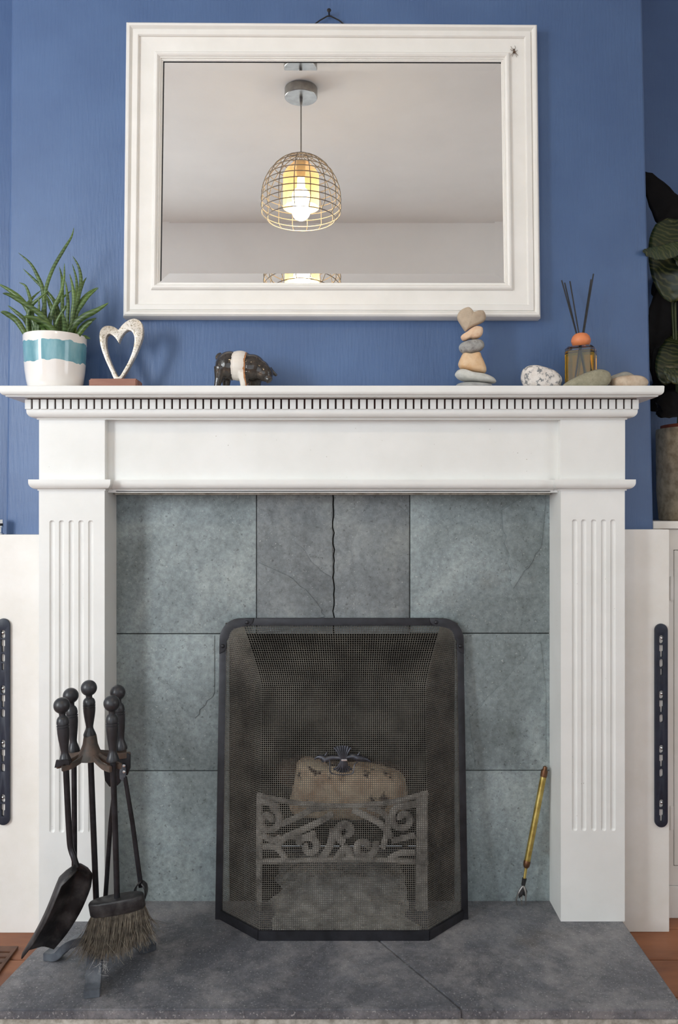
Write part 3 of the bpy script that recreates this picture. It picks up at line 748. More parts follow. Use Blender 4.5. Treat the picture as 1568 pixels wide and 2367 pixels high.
for i in range(len(pr_) - 1):
    for j in range(n): f.append((i * n + j, i * n + (j + 1) % n, (i + 1) * n + (j + 1) % n, (i + 1) * n + j))
m.add(v, f).build('inner_shade', 'amber', la, 60)
MB().lathe([(0.018, 0.232), (0.018, 0.18), (0.015, 0.165)], (LX, LY, ZL), n=18).build('lamp_holder', 'steel', la)
MB().lathe([(0.0, 0.058), (0.020, 0.060), (0.0335, 0.068), (0.037, 0.084), (0.035, 0.100), (0.027, 0.114), (0.0165, 0.123), (0.0140, 0.165)], (LX, LY, ZL), n=24).build('bulb', 'bulb', la, 180)
pl = bpy.data.lights.new('pendant_lamp_glow', 'POINT'); pl.energy = 13; pl.color = (1.0, 0.78, 0.48); pl.shadow_soft_size = 0.036
po = bpy.data.objects.new('pendant_lamp_glow', pl); COL.objects.link(po); po.location = (LX, LY, ZL + 0.03)

# ------------------------------------------------------------------ fire behind the guard
# fretted fire front standing against the slate
YG = 0.052
fr = thing('fire_fret', (PX(793, YG), YG, 0), 'ash-grey cast fret fire front with scrollwork behind the mesh guard', 'fire front')
def rod(pts, r, name='scroll', flat=0.7, mat='fret', n=8):
    MB().tube(smooth_path([P(x, y, YG) for x, y in pts], 5), r, n, flat=flat).build(name, mat, fr)
rod([(594, 1838), (640, 1848), (700, 1858), (790, 1863), (880, 1858), (940, 1846), (990, 1832)], 0.0065, 'top_rail', 1.0)
rod([(592, 1992), (700, 1988), (790, 1986), (890, 1988), (990, 1994)], 0.0060, 'bottom_rail', 1.2)
MB().box(PX(962, YG), PX(989, YG), YG - 0.005, YG + 0.008, 0, PZ(1834, YG)).build('side_bar', 'fret', fr, bevel=0.002)
MB().box(PX(593, YG), PX(606, YG), YG - 0.005, YG + 0.008, 0, PZ(1838, YG)).build('side_bar', 'fret', fr, bevel=0.002)
def spiral(cx, cy, r0, turns, a0, sgn, n=22):
    return [(cx + (r0 * (1 - 0.8 * i / n)) * math.cos(a0 + sgn * turns * 2 * math.pi * i / n), cy + (r0 * (1 - 0.8 * i / n)) * math.sin(a0 + sgn * turns * 2 * math.pi * i / n)) for i in range(n + 1)]
def big(pts, r=0.006): rod(pts, r * 1.22)
big([(600, 1850), (640, 1862)] + spiral(620, 1897, 30, 1.2, -1.2, 1), 0.0068)
big([(985, 1848), (955, 1860)] + spiral(932, 1893, 30, 1.2, -1.9, -1), 0.0068)
big([(650, 1905), (690, 1888), (720, 1872), (760, 1866)], 0.0062)
big([(660, 1935), (700, 1918), (745, 1896), (770, 1880)], 0.0066)
big([(640, 1960), (662, 1935), (700, 1936), (730, 1925)], 0.0062)
big(spiral(715, 1958, 26, 1.1, 3.4, 1), 0.0068)
big(spiral(800, 1922, 24, 1.0, 1.7, 1), 0.0085)
big(spiral(842, 1958, 28, 1.1, -0.4, 1), 0.0072)
big([(905, 1935), (880, 1905), (850, 1888), (815, 1872)], 0.0066)
big([(905, 1900), (880, 1876), (850, 1866)], 0.0060)
big([(885, 1960), (895, 1925), (900, 1890)], 0.0060)
big([(605, 1930), (632, 1942), (650, 1935)], 0.0065)
big([(608, 1958), (640, 1960), (660, 1985)], 0.006)
big([(745, 1985), (765, 1950), (770, 1915)], 0.0075)
big([(900, 1985), (925, 1972), (960, 1970)], 0.006)
big([(905, 1945), (930, 1938), (960, 1930)], 0.006)
big([(780, 1985), (800, 1960), (812, 1985)], 0.008)
# grate bars + log + ash
gt = thing('fire_grate', (PX(770, 0.2), 0.2, 0), 'dark iron grate bars in the fire opening behind the fret', 'grate')
for k in range(7):
    xx = OPL + 0.04 + k * (OPR - OPL - 0.08) / 6
    MB().tube([(xx, 0.115, 0.12), (xx, 0.33, 0.115)], 0.007, 8).build('grate_bar', 'black', gt)
MB().tube([(OPL + 0.03, 0.125, 0.112), (OPR - 0.03, 0.125, 0.112)], 0.007, 8).build('cross_bar', 'black', gt)
MB().tube([(OPL + 0.03, 0.32, 0.107), (OPR - 0.03, 0.32, 0.107)], 0.007, 8).build('cross_bar', 'black', gt)
for xx in (OPL + 0.04, OPR - 0.04):
    for yy in (0.125, 0.32): MB().tube([(xx, yy, 0.11), (xx, yy, 0)], 0.008, 8).build('leg', 'black', gt)
YLG = 0.17
lg = pebble('log', [(668, 1858), (682, 1800), (694, 1756), (760, 1764), (850, 1768), (925, 1786), (940, 1826), (934, 1866), (860, 1884), (760, 1886), (684, 1880)], YLG, 0.055, 'log',
       'pale half-burnt split log lying on the grate', 'log', power=0.28, bump=0.004)
pebble('log', [(640, 1770), (690, 1752), (760, 1756), (860, 1764), (930, 1776), (950, 1800), (900, 1830), (760, 1822), (660, 1815)], 0.285, 0.05, 'log_dark',
       'dark burnt log lying behind the pale log', 'log', power=0.35, bump=0.006)
# ash heap on the hearth below the grate
m = MB(); nx, ny = 46, 26; v = []; f = []
ax0, ax1, ay0, ay1 = PX(607, 0.0), PX(972, 0.0), -0.062, 0.36
for j in range(ny):
    for i in range(nx):
        u, w = i / (nx - 1), j / (ny - 1); x = ax0 + 0.02 + (ax1 - ax0 - 0.04) * u; y = ay0 + (ay1 - ay0) * w
        x += (0.5 - abs(u - 0.5)) * 0 + (0.03 * mnoise.noise(Vector((y * 16, 7 if u < 0.5 else 9, 2))) if abs(u - 0.5) > 0.4 else 0)
        if y > 0.1: x = max(OPL + 0.004, min(OPR - 0.004, x))
        h = 0.035 * math.sin(math.pi * u) ** 0.6 * (0.10 + 0.9 * min(1, max(0, (w - 0.22) * 3.0))) * (0.6 + 0.6 * mnoise.noise(Vector((x * 14, y * 14, 3)))) + 0.006 * mnoise.noise(Vector((x * 60, y * 60, 1)))
        v.append((x, y, max(0.0005, h)))
for j in range(ny - 1):
    for i in range(nx - 1): f.append((j * nx + i, j * nx + i + 1, (j + 1) * nx + i + 1, (j + 1) * nx + i))
tag(m.add(v, f).build('ash', 'ash', None, 180), 'grey wood ash heaped under the grate', 'ash', kind='stuff')

# ------------------------------------------------------------------ mesh fire guard
YG0, YG1, HG = 0.012, 0.0875, 0.690
gu = thing('fire_guard', (0.006, YG0, 0), 'black framed wire mesh fire guard leaning against the slate', 'fire guard')
GXL, GXR = -0.2880, 0.3005
def G(x, v, w=0.0):
    """x, height up the leaning frame, distance in front of it"""
    return Vector((x, YG0 + (YG1 - YG0) * v / HG - w, v))
BWD = 0.0175
tf = lambda p: G(p.x, p.z, -p.y)
plate('frame_bar', [[(GXL, 0), (GXL + BWD, 0), (GXL + BWD, HG - 0.06), (GXL, HG - 0.06)]], -0.004, 0.008, 'guard', gu, 0.001, tf=tf)
plate('frame_bar', [[(GXR, 0), (GXR - BWD, 0), (GXR - BWD, HG - 0.06), (GXR, HG - 0.06)]], -0.004, 0.008, 'guard', gu, 0.001, tf=tf)
plate('frame_bar', [[(GXL + 0.06, HG), (GXL + 0.06, HG - BWD), (GXR - 0.06, HG - BWD), (GXR - 0.06, HG)]], -0.004, 0.008, 'guard', gu, 0.001, tf=tf)
for sgn, X0 in ((1, GXL), (-1, GXR)):
    r = 0.050
    arc = [(X0 + sgn * (r - r * math.cos(a)), HG - r + r * math.sin(a)) for a in [math.pi / 2 * i / 10 for i in range(11)]]
    q = lambda a, b: (X0 + sgn * a, HG - b)
    pts = arc + [q(0.082, 0), q(0.080, 0.010), q(0.074, 0.0165), q(0.058, 0.019), q(0.046, 0.026), q(0.040, 0.034), q(0.030, 0.043), q(0.0175, 0.052), q(0.0175, 0.068), q(0.012, 0.079), q(0.0, 0.084)]
    cp = plate('corner_plate', [pts], -0.0065, 0.004, 'guard', gu, 0.0008, tf=tf)
    for a, b in ((0.066, 0.0095), (0.0085, 0.066)):
        c = G(X0 + sgn * a, HG - b, 0.006)
        MB().lathe([(0.005, 0), (0.0046, 0.0018), (0.0030, 0.0033), (0.0, 0.0038)], c, (0, -1, 0.1), 14).build('rivet', 'guard', cp, 180)
# mesh
FXL, FXR, WFR = -0.1761, 0.1972, 0.091
def sect(v):
    t = min(1.0, max(0.0, (v - (HG - 0.150)) / 0.134)); w = WFR * (1 - t ** 1.7) + 0.001
    xl = FXL + (-0.232 - FXL) * t ** 1.4; xr = FXR + (0.246 - FXR) * t ** 1.4
    return [G(GXL + 0.014, v, 0.001), G(xl, v, w), G(xr, v, w), G(GXR - 0.014, v, 0.001)]
nseg = (27, 80, 27)
def pos(u, v):
    """u in wire counts across the three panels"""
    s3 = sect(v); k = 0
    while k < 2 and u > nseg[k]: u -= nseg[k]; k += 1
    return s3[k].lerp(s3[k + 1], u / nseg[k]), k
NU = sum(nseg); v0, v1 = 0.020, HG - 0.012; NV = 146
grid = np.zeros((NV + 1, NU + 1, 3)); nor = np.zeros((NV + 1, NU + 1, 3))
for j in range(NV + 1):
    vv = v0 + (v1 - v0) * j / NV
    for i in range(NU + 1):
        q, k = pos(i, vv); grid[j, i] = q
dxu = np.gradient(grid, axis=1); dyv = np.gradient(grid, axis=0)
nor = np.cross(dxu, dyv); nor /= np.linalg.norm(nor, axis=2, keepdims=True) + 1e-12
par = ((np.indices((NV + 1, NU + 1)).sum(axis=0) % 2) * 2 - 1)[..., None]
AMP, RW = 0.00062, 0.00074
VV, FF = [], []; base = 0
def wires(lines, normals):
    global base
    k = lines.shape[1]; T = np.gradient(lines, axis=1); T /= np.linalg.norm(T, axis=2, keepdims=True) + 1e-12
    B = np.cross(T, normals); B /= np.linalg.norm(B, axis=2, keepdims=True) + 1e-12
    for a, b in ((1, 0), (0, 1), (-1, 0), (0, -1)): pass
    ring = np.stack([lines + B * RW, lines + normals * RW, lines - B * RW, lines - normals * RW], axis=2)   # L,k,4,3
    L = lines.shape[0]; VV.append(ring.reshape(-1, 3))
    idx = np.arange(L * k * 4).reshape(L, k, 4) + base; base += L * k * 4
    for c in range(4):
        a = idx[:, :-1, c]; b = idx[:, :-1, (c + 1) % 4]; cc = idx[:, 1:, (c + 1) % 4]; d = idx[:, 1:, c]
        FF.append(np.stack([a, b, cc, d], axis=-1).reshape(-1, 4))
wires(grid + nor * par * AMP, nor)
wires(np.swapaxes(grid - nor * par * AMP, 0, 1), np.swapaxes(nor, 0, 1))
VV = np.concatenate(VV); FF = np.concatenate(FF)
me = bpy.data.meshes.new('wire_mesh'); me.vertices.add(len(VV)); me.vertices.foreach_set('co', VV.ravel())
me.loops.add(FF.size); me.loops.foreach_set('vertex_index', FF.ravel().astype(np.int32))
me.polygons.add(len(FF)); me.polygons.foreach_set('loop_start', np.arange(0, FF.size, 4, dtype=np.int32))
me.update(calc_edges=True); me.validate(); me.materials.append(M['wire'])
o = finish('wire_mesh', me, gu, 0); o['kind'] = 'stuff'
# bottom rails and folds
s0 = [p.copy() for p in sect(0.0)]
for k in range(3):
    a, b = s0[k], s0[k + 1]; dr_ = (b - a).normalized(); nn = Vector((dr_.y, -dr_.x, 0)); nn = nn if nn.y < 0 else -nn
    c = (a + b) / 2 + Vector((0, 0, 0.011)) + nn * 0.002
    MB().obox(c, dr_ * ((b - a).length / 2 + (0.002 if k == 1 else 0)), nn * 0.0025, Vector((0, 0, 0.011))).build('bottom_rail', 'guard', gu, bevel=0.0008)
# handle ornament: shell between two bird heads, wire bail
YH = 0
hv = PZ(1755, -0.05); hc = sect(hv)[1].lerp(sect(hv)[2], 0.5); YHD = hc.y - 0.010
hp = lambda x, y, dy=0.0: P(x, y, YHD - dy)
or_ = empty('tmp', (0, 0, 0)); bpy.data.objects.remove(or_)
m = MB()
for pts, rad in (([(727, 1755), (735, 1750), (744, 1751), (752, 1756)], [0.0012, 0.0035, 0.0068, 0.0085]), ([(752, 1756), (760, 1753), (770, 1751), (790, 1752)], [0.0085, 0.0065, 0.0052, 0.0052])):
    m.tube(smooth_path([hp(x, y, 0.004) for x, y in pts], 4), [a for a in np.interp(np.linspace(0, 3, 13), range(4), rad)], 10)
for pts, rad in (([(858, 1762), (848, 1756), (838, 1754), (826, 1752)], [0.0012, 0.004, 0.0062, 0.0075]), ([(826, 1752), (816, 1748), (806, 1750), (790, 1752)], [0.0075, 0.006, 0.0052, 0.0052])):
    m.tube(smooth_path([hp(x, y, 0.004) for x, y in pts], 4), [a for a in np.interp(np.linspace(0, 3, 13), range(4), rad)], 10)
m.tube([hp(752, 1746, 0.006), hp(758, 1737, 0.008)], [0.0025, 0.0006], 8).tube([hp(828, 1745, 0.006), hp(833, 1737, 0.008)], [0.0025, 0.0006], 8)
m.ball(hp(741, 1754, 0.011), 0.0018, 10).ball(hp(838, 1754, 0.011), 0.0018, 10)
m.build('handle_birds', 'ornament', gu, 60)
m = MB()
for k in range(7):
    a = (k - 3) / 3
    m.tube([hp(794 + a * 5, 1758, 0.008), hp(793 + a * 11, 1740, 0.009 - abs(a) * 0.003), hp(792 + a * 19, 1728 - (1 - a * a) * 5, 0.006 - abs(a) * 0.004)], [0.0016, 0.0026, 0.0030], 8)
    m.tube([hp(794 + a * 5, 1758, 0.008), hp(793 + a * 11, 1772, 0.009 - abs(a) * 0.003), hp(793 + a * 20, 1778 + (1 - a * a) * 7, 0.006 - abs(a) * 0.004)], [0.0016, 0.0026, 0.0030], 8)
m.build('handle_shell', 'ornament', gu, 60)
MB().obox(hp(796, 1757, 0.0105), Vector((0.0065, 0, 0)), Vector((0, 0.0012, 0)), Vector((0, 0, 0.0018))).build('shell_band', 'bright', gu, bevel=0.0006)
MB().tube(smooth_path([hp(760, 1752, 0.008), hp(763, 1764, 0.010), hp(763, 1780, 0.012), hp(768, 1788, 0.013), hp(790, 1791, 0.013), hp(813, 1789, 0.013), hp(818, 1780, 0.012), hp(820, 1768, 0.010), hp(827, 1761, 0.008)], 5), 0.0013, 8).build('handle_bail', 'ornament', gu)

# ------------------------------------------------------------------ companion set
HX, HY = -0.503, -0.183
TOP = Vector((-0.5205, -0.183, 0.0))
def handle_profile(L):
    rb = 0.0165; cb_ = L - rb; q = [(0.0, L)]
    for k in range(1, 11):
        a = math.pi * k / 13; q.append((rb * math.sin(a), cb_ + rb * math.cos(a)))
    Z = cb_ - rb * 0.86
    body = [(0.0070, 0.99), (0.0064, 0.96), (0.0066, 0.93), (0.0095, 0.905), (0.0114, 0.87), (0.0124, 0.82), (0.0125, 0.775), (0.0112, 0.768), (0.0112, 0.757), (0.0127, 0.75), (0.0127, 0.728),
            (0.0113, 0.721), (0.0113, 0.710), (0.0125, 0.703), (0.0121, 0.60), (0.0108, 0.47), (0.0086, 0.32), (0.0074, 0.23), (0.0080, 0.18), (0.0105, 0.11), (0.0127, 0.05), (0.0127, 0.01), (0.0, 0.0)]
    return (q + [(r, h * Z) for r, h in body])[::-1]
def handle(parent, base, top):
    base, top = Vector(base), Vector(top)
    return MB().lathe(handle_profile((top - base).length), base, top - base, 22).build('handle', 'handle', parent, 40)
st = thing('companion_stand', (HX, HY, 0), 'black three-legged companion set stand holding the fire tools', 'tool stand')
hub = Vector((HX, HY, 0.058))
feet = [(-0.4814, -0.293), (-0.6203, -0.1475), (-0.4035, -0.110)]
for fx, fy in feet:
    d = Vector((fx - HX, fy - HY, 0)); L = d.length; d.normalize(); w = Vector((-d.y, d.x, 0))
    pth = [Vector((HX, HY, 0)) + d * (r * L) + Vector((0, 0, z)) for r, z in ((0.0, 0.056), (0.2, 0.055), (0.4, 0.047), (0.58, 0.034), (0.72, 0.016), (0.80, 0.010), (0.88, 0.0085), (1.0, 0.0082))]
    MB().ribbon(smooth_path(pth, 3), 0.031, 0.016, w).build('leg', 'base_iron', st, bevel=0.0012)
MB().lathe([(0.022, -0.012), (0.024, 0.0), (0.02, 0.010), (0.010, 0.016), (0.007, 0.03)], hub, n=20).build('hub', 'base_iron', st)
ZAR = 0.437
ptop = Vector((-0.5195, HY, ZAR + 0.045))
MB().tube([hub + Vector((0, 0, 0.005)), ptop], 0.0062, 12).build('pole', 'black', st)
handle(st, ptop - Vector((0, 0, 0.002)), Vector((-0.5215, HY, 0.5965)))
MB().lathe([(0.030, -0.004), (0.026, 0.004), (0.020, 0.014), (0.0155, 0.026), (0.0135, 0.040), (0.0125, 0.0455), (0.0, 0.046)], (-0.5185, HY, ZAR), n=22).build('bracket_cone', 'rusty', st)
slots = {'shovel': Vector((-0.5605, -0.224, ZAR)), 'poker': Vector((-0.5685, -0.142, ZAR)), 'brush': Vector((-0.4595, -0.228, ZAR)), 'tongs': Vector((-0.4605, -0.142, ZAR))}
cen = Vector((-0.5185, HY, ZAR))
for k, p in slots.items():
    d = (p - cen); d.z = 0; L = d.length; d.normalize(); w = Vector((-d.y, d.x, 0))
    for sg in (-1, 1):
        pth = [cen + d * 0.018 + w * (0.006 * sg) + Vector((0, 0, 0.004)), cen + d * (L * 0.55) + w * (0.009 * sg) - Vector((0, 0, 0.002)),
               cen + d * (L * 0.85) + w * (0.0125 * sg) - Vector((0, 0, 0.006)), cen + d * (L * 1.15) + w * (0.012 * sg) - Vector((0, 0, 0.007))]
        MB().ribbon(smooth_path(pth, 4), 0.012, 0.0065, (0, 0, 1)).build('hook_arm', 'rusty', st, bevel=0.001)
# fluff caught between legs
mf = MB(); rr = random.Random(5)
for k in range(45):
    c = Vector((HX + rr.gauss(0.022, 0.006), HY + rr.gauss(-0.064, 0.007), 0.036 + rr.gauss(0, 0.006)))
    mf.tube([c, c + Vector((rr.gauss(0, 0.008), rr.gauss(0, 0.006), rr.gauss(0, 0.007))), c + Vector((rr.gauss(0, 0.008), rr.gauss(0, 0.007), rr.gauss(-0.004, 0.006)))], 0.00016, 3)
tag(mf.build('dust_fluff', 'fluff', None, 0), 'pale dust fluff caught on the front leg of the tool stand', 'dust', kind='stuff')
# shovel
sh = thing('fire_shovel', tuple(P(85, 2200, -0.22)), 'black hearth shovel hanging on the left of the tool stand', 'shovel')
b_ = slots['shovel']; handle(sh, P(151, 1764, -0.224), P(141.5, 1612, -0.224))
plate('hanger', [[(PX(q[0], -0.24), PZ(q[1], -0.24)) for q in ((127, 1774), (131, 1756), (160, 1756), (162, 1768), (150, 1766), (136, 1772))]], -0.243, 0.004, 'black', sh)
YSH = -0.222
MB().tube(smooth_path([P(152, 1766, YSH), P(156, 1850, YSH), P(161, 1940, YSH), P(165, 1965, YSH), P(171, 1982, YSH - 0.004), P(176, 2004, YSH - 0.006)], 4), [0.0062] * 18 + [0.0066, 0.0075, 0.008], 10).build('shaft', 'black', sh)
# pan: trough along its own axis
A0, A1 = P(172, 1990, YSH), P(80, 2196, YSH - 0.01)
ax_ = (A1 - A0); LN = ax_.length; ax_.normalize()
perp = Vector((ax_.z, 0, -ax_.x)).normalized();  perp = perp if perp.x > 0 else -perp
wv_ = (perp * math.cos(math.radians(57)) + Vector((0, 1, 0)) * math.sin(math.radians(57))).normalized()   # left edge comes towards the viewer
nv_ = ax_.cross(wv_).normalized(); nv_ = nv_ if nv_.x > 0 else -nv_                                       # hollow side looks right
v = []; f = []; NL, NW = 14, 13
for i in range(NL):
    q = i / (NL - 1); half = 0.048 * min(1, (0.10 + 1.9 * q) if q < 0.25 else 0.575 + 0.0) if False else None
    half = np.interp(q, [0, 0.06, 0.14, 0.25, 0.45, 0.7, 1.0], [0.014, 0.030, 0.040, 0.044, 0.044, 0.043, 0.041])
    wall = np.interp(q, [0, 0.06, 0.2, 0.5, 0.8, 1.0], [0.018, 0.028, 0.032, 0.030, 0.025, 0.018])
    bow = 0.010 * math.sin(math.pi * q)
    for j in range(NW):
        s_ = (j / (NW - 1)) * 2 - 1; lift = wall * max(0, (abs(s_) - 0.55) / 0.45) ** 1.4
        back = 0.016 * max(0, 1 - q * 7)      # closed rounded heel
        v.append(A0 + ax_ * (q * LN) + wv_ * (half * s_) + nv_ * (lift + back + bow - 0.006))
for i in range(NL - 1):
    for j in range(NW - 1): f.append((i * NW + j, i * NW + j + 1, (i + 1) * NW + j + 1, (i + 1) * NW + j))
m = MB().add(v, f); pan = m.build('pan', 'black_worn', sh, 60)
md = pan.modifiers.new('thickness', 'SOLIDIFY'); md.thickness = 0.0022
# poker
pk = thing('poker', tuple(P(170, 2128, -0.142)), 'black poker with curved hook hanging behind the shovel', 'poker')
YP = -0.142
handle(pk, P(171, 1738, YP), P(162.5, 1590, YP))
MB().tube([P(171, 1740, YP), P(172, 1900, YP), P(172, 2076, YP), P(170, 2105, YP), P(169, 2131, YP)], [0.0058, 0.0058, 0.0062, 0.005, 0.0006], 10).build('shaft', 'black', pk)
MB().tube(smooth_path([P(171, 2076, YP), P(180, 2066, YP), P(191, 2056, YP - 0.004), P(198, 2041, YP - 0.006), P(201, 2024, YP - 0.008)], 4), list(np.linspace(0.0062, 0.0010, 17)), 10).build('hook', 'black_worn', pk)
# tongs
tg = thing('fire_tongs', tuple(P(325, 2075, -0.15)), 'black fire tongs with claw ends hanging behind the brush', 'tongs')
YTG = -0.142
handle(tg, P(281, 1733, YTG), P(271, 1583, YTG))
plate('yoke', [[(PX(x, YTG), PZ(y, YTG)) for x, y in ((243, 1772), (262, 1752), (298, 1737), (304, 1742), (304, 1772), (298, 1788), (285, 1790), (281, 1806), (270, 1816), (256, 1814), (246, 1800))]], YTG - 0.012, 0.008, 'black', tg, 0.001)
pv = plate('pivot_plate', [[(PX(x, YTG), PZ(y, YTG)) for x, y in ((283, 1766), (288, 1760), (295, 1762), (297, 1780), (294, 1794), (288, 1800), (282, 1794), (281, 1780))]], YTG - 0.018, 0.005, 'base_iron', tg, 0.0008)
for yy in (1770, 1784):
    MB().lathe([(0.0032, 0), (0.003, 0.0012), (0.0014, 0.0016), (0.0012, 0.0008), (0, 0.0008)], P(287, yy, YTG - 0.018), (0, -1, 0), 12).build('rivet', 'bright', pv)
MB().tube([P(289, 1796, YTG - 0.014), P(306, 1900, YTG - 0.014), P(326, 2050, YTG - 0.014)], [0.0045, 0.005, 0.0052], 10).build('arm', 'black', tg)
MB().tube([P(266, 1808, YTG - 0.006), P(256, 1900, YTG - 0.006), P(243, 2085, YTG - 0.006)], [0.004, 0.0048, 0.005], 10).build('arm', 'black', tg)
for side in (-1, 1):
    MB().ribbon(smooth_path([P(326, 2036, YTG - 0.014 + side * 0.004), P(326 + side * 10, 2048, YTG - 0.014), P(325 + side * 13, 2064, YTG - 0.014), P(325 + side * 8, 2082, YTG - 0.014)], 4), [0.008, 0.012, 0.016, 0.018, 0.020, 0.020, 0.020, 0.019, 0.018, 0.016, 0.012, 0.009, 0.006], 0.003, (0, 1, 0)).build('claw', 'black_worn', tg)
# brush
bu = thing('hearth_brush', tuple(P(272, 2200, -0.228)), 'black hearth brush with frayed bristles at the front of the tool stand', 'brush')
YBR = -0.228
handle(bu, P(261, 1760, YBR), P(258, 1607, YBR))
MB().tube([P(261, 1762, YBR), P(266, 1900, YBR), P(271, 2082, YBR)], 0.0060, 12).build('shaft', 'black', bu)
cl, cr = P(207, 2101, YBR), P(334, 2079, YBR)
dirb = (cr - cl).normalized(); upb = Vector((-dirb.z, 0, dirb.x)); cb = (cl + cr) / 2; hl = (cr - cl).length / 2
m = MB(); v = []; f = []; n = 40
def oval(a, k=1.0): return dirb * (hl * math.copysign(abs(math.cos(a)) ** 0.75, math.cos(a)) * k) + Vector((0, 1, 0)) * (0.020 * math.copysign(abs(math.sin(a)) ** 0.8, math.sin(a)) * k)
lay = [(-0.0135, 0.97), (-0.012, 1.0), (0.010, 1.0), (0.0125, 0.97), (0.0135, 0.92)]
for h, k in lay: v += [cb + upb * h + oval(2 * math.pi * j / n, k) for j in range(n)]
for i in range(len(lay) - 1):
    for j in range(n): a, b = i * n + j, i * n + (j + 1) % n; f.append((a, b, b + n, a + n))
f += [tuple(range(n - 1, -1, -1)), tuple((len(lay) - 1) * n + j for j in range(n))]
m.add(v, f).build('brush_head', 'base_iron' if False else 'black_worn', bu, 40)
mb_ = MB(); rr = random.Random(11)
for k in range(2600):
    s_, t_ = rr.uniform(-0.96, 0.96), rr.uniform(-0.9, 0.9)
    t_ *= math.sqrt(max(0.05, 1 - s_ ** 4))
    p0 = cb + dirb * (hl * s_) + Vector((0, 0.018 * t_, 0)) - upb * 0.012
    L = rr.uniform(0.060, 0.088) - 0.012 * abs(s_) + 0.008 * (0.4 - s_ * 0.5)
    d = (Vector((0, 0, -1)) * 1.0 + dirb * (0.16 * s_ - 0.06 + rr.gauss(0, 0.10)) + Vector((0, 0.25 * t_ + rr.gauss(0, 0.12), 0))).normalized()
    bend = Vector((rr.gauss(0, 0.010), rr.gauss(0, 0.008), 0))
    if rr.random() < 0.05: bend *= 2.6
    p1 = p0 + d * (L * 0.55) + bend * 0.3; p2 = p0 + d * L + bend
    p2.z = max(p2.z, 0.03)
    mb_.tube([p0, p1, p2], [0.00055, 0.00050, 0.00028], 3, cap=False)
br = mb_.build('bristles', 'bristle', bu, 0); br['kind'] = 'stuff'

# ------------------------------------------------------------------ toasting fork leaning in the right corner
tfk = thing('toasting_fork', tuple(P(1205, 2090, 0.075)), 'brass-handled toasting fork leaning in the right corner of the fireplace', 'fork')
FT, FB = P(1259, 1784, 0.078), P(1218, 1997, 0.060)
dirf = (FB - FT).normalized()
MB().tube([FT, FB], 0.0074, 14).build('handle', 'brass', tfk)
MB().lathe([(0.0080, -0.004), (0.0082, 0.008), (0.0078, 0.012)], FT, dirf, 14).build('collar', 'brass_dark', tfk)
MB().lathe([(0.0012, -0.014), (0.0050, -0.012), (0.0060, -0.003)], FT, dirf, 14).build('end_cap', 'brass_dark', tfk)
MB().lathe([(0.0078, -0.008), (0.0084, -0.004), (0.0078, 0.004), (0.005, 0.009)], FB, dirf, 14).build('collar', 'brass_dark', tfk)
F2 = P(1213, 2030, 0.057)
MB().tube([FB, F2], 0.0034, 10).build('rod', 'brass', tfk)
F3 = P(1210, 2046, 0.056)
MB().tube([F2, F3], [0.0056, 0.0046], 12).build('socket', 'black_worn', tfk)
for k, xx in enumerate((-13, -1, 9)):
    pts = [F3, P(1209 + xx * 0.7, 2062, 0.052 + 0.012 * (k % 2)), P(1207 + xx, 2080, 0.054), P(1208 + xx * 0.9, 2092, 0.060)]
    pts[-1].z = max(pts[-1].z, 0.004); pts[-2].z = max(pts[-2].z, 0.010)
    MB().tube(smooth_path(pts, 4), list(np.linspace(0.0030, 0.0012, 13)), 8).build('prong', 'steel', tfk)
plate('palm', [[(PX(x, 0.055), PZ(y, 0.055)) for x, y in ((1207, 2046), (1213, 2046), (1219, 2060), (1217, 2074), (1209, 2068), (1200, 2076), (1199, 2062))]], 0.053, 0.003, 'black_worn', tfk, 0.0005)

# ------------------------------------------------------------------ things on the mantelshelf
# plant pot
YPT = 0.018; px0 = PX(127.5, YPT)
pp = thing('potted_plant', (px0, YPT, ZS), 'spiky green succulent in white pot with teal band on the mantel', 'potted plant')
hp_ = PZ(779, YPT) - ZS
rim = (PX(198, YPT) - PX(57, YPT)) / 2
pot = [(0.0, 0.0), (0.056, 0.0), (0.0595, 0.003), (0.0635, 0.02), (0.0672, 0.045), (0.0692, 0.07), (rim - 0.0004, 0.10), (rim, hp_ - 0.003), (rim - 0.0012, hp_), (rim - 0.0035, hp_), (rim - 0.0048, hp_ - 0.003), (rim - 0.006, hp_ - 0.012), (0.0, hp_ - 0.0125)]
MB().lathe(pot, (px0, YPT, ZS), n=56).build('pot', 'pot', pp, 50)
MB().lathe([(rim - 0.006, hp_ - 0.013), (rim - 0.006, hp_ - 0.010), (0.0, hp_ - 0.008)], (px0, YPT, ZS), n=32).build('soil', 'soil', pp)
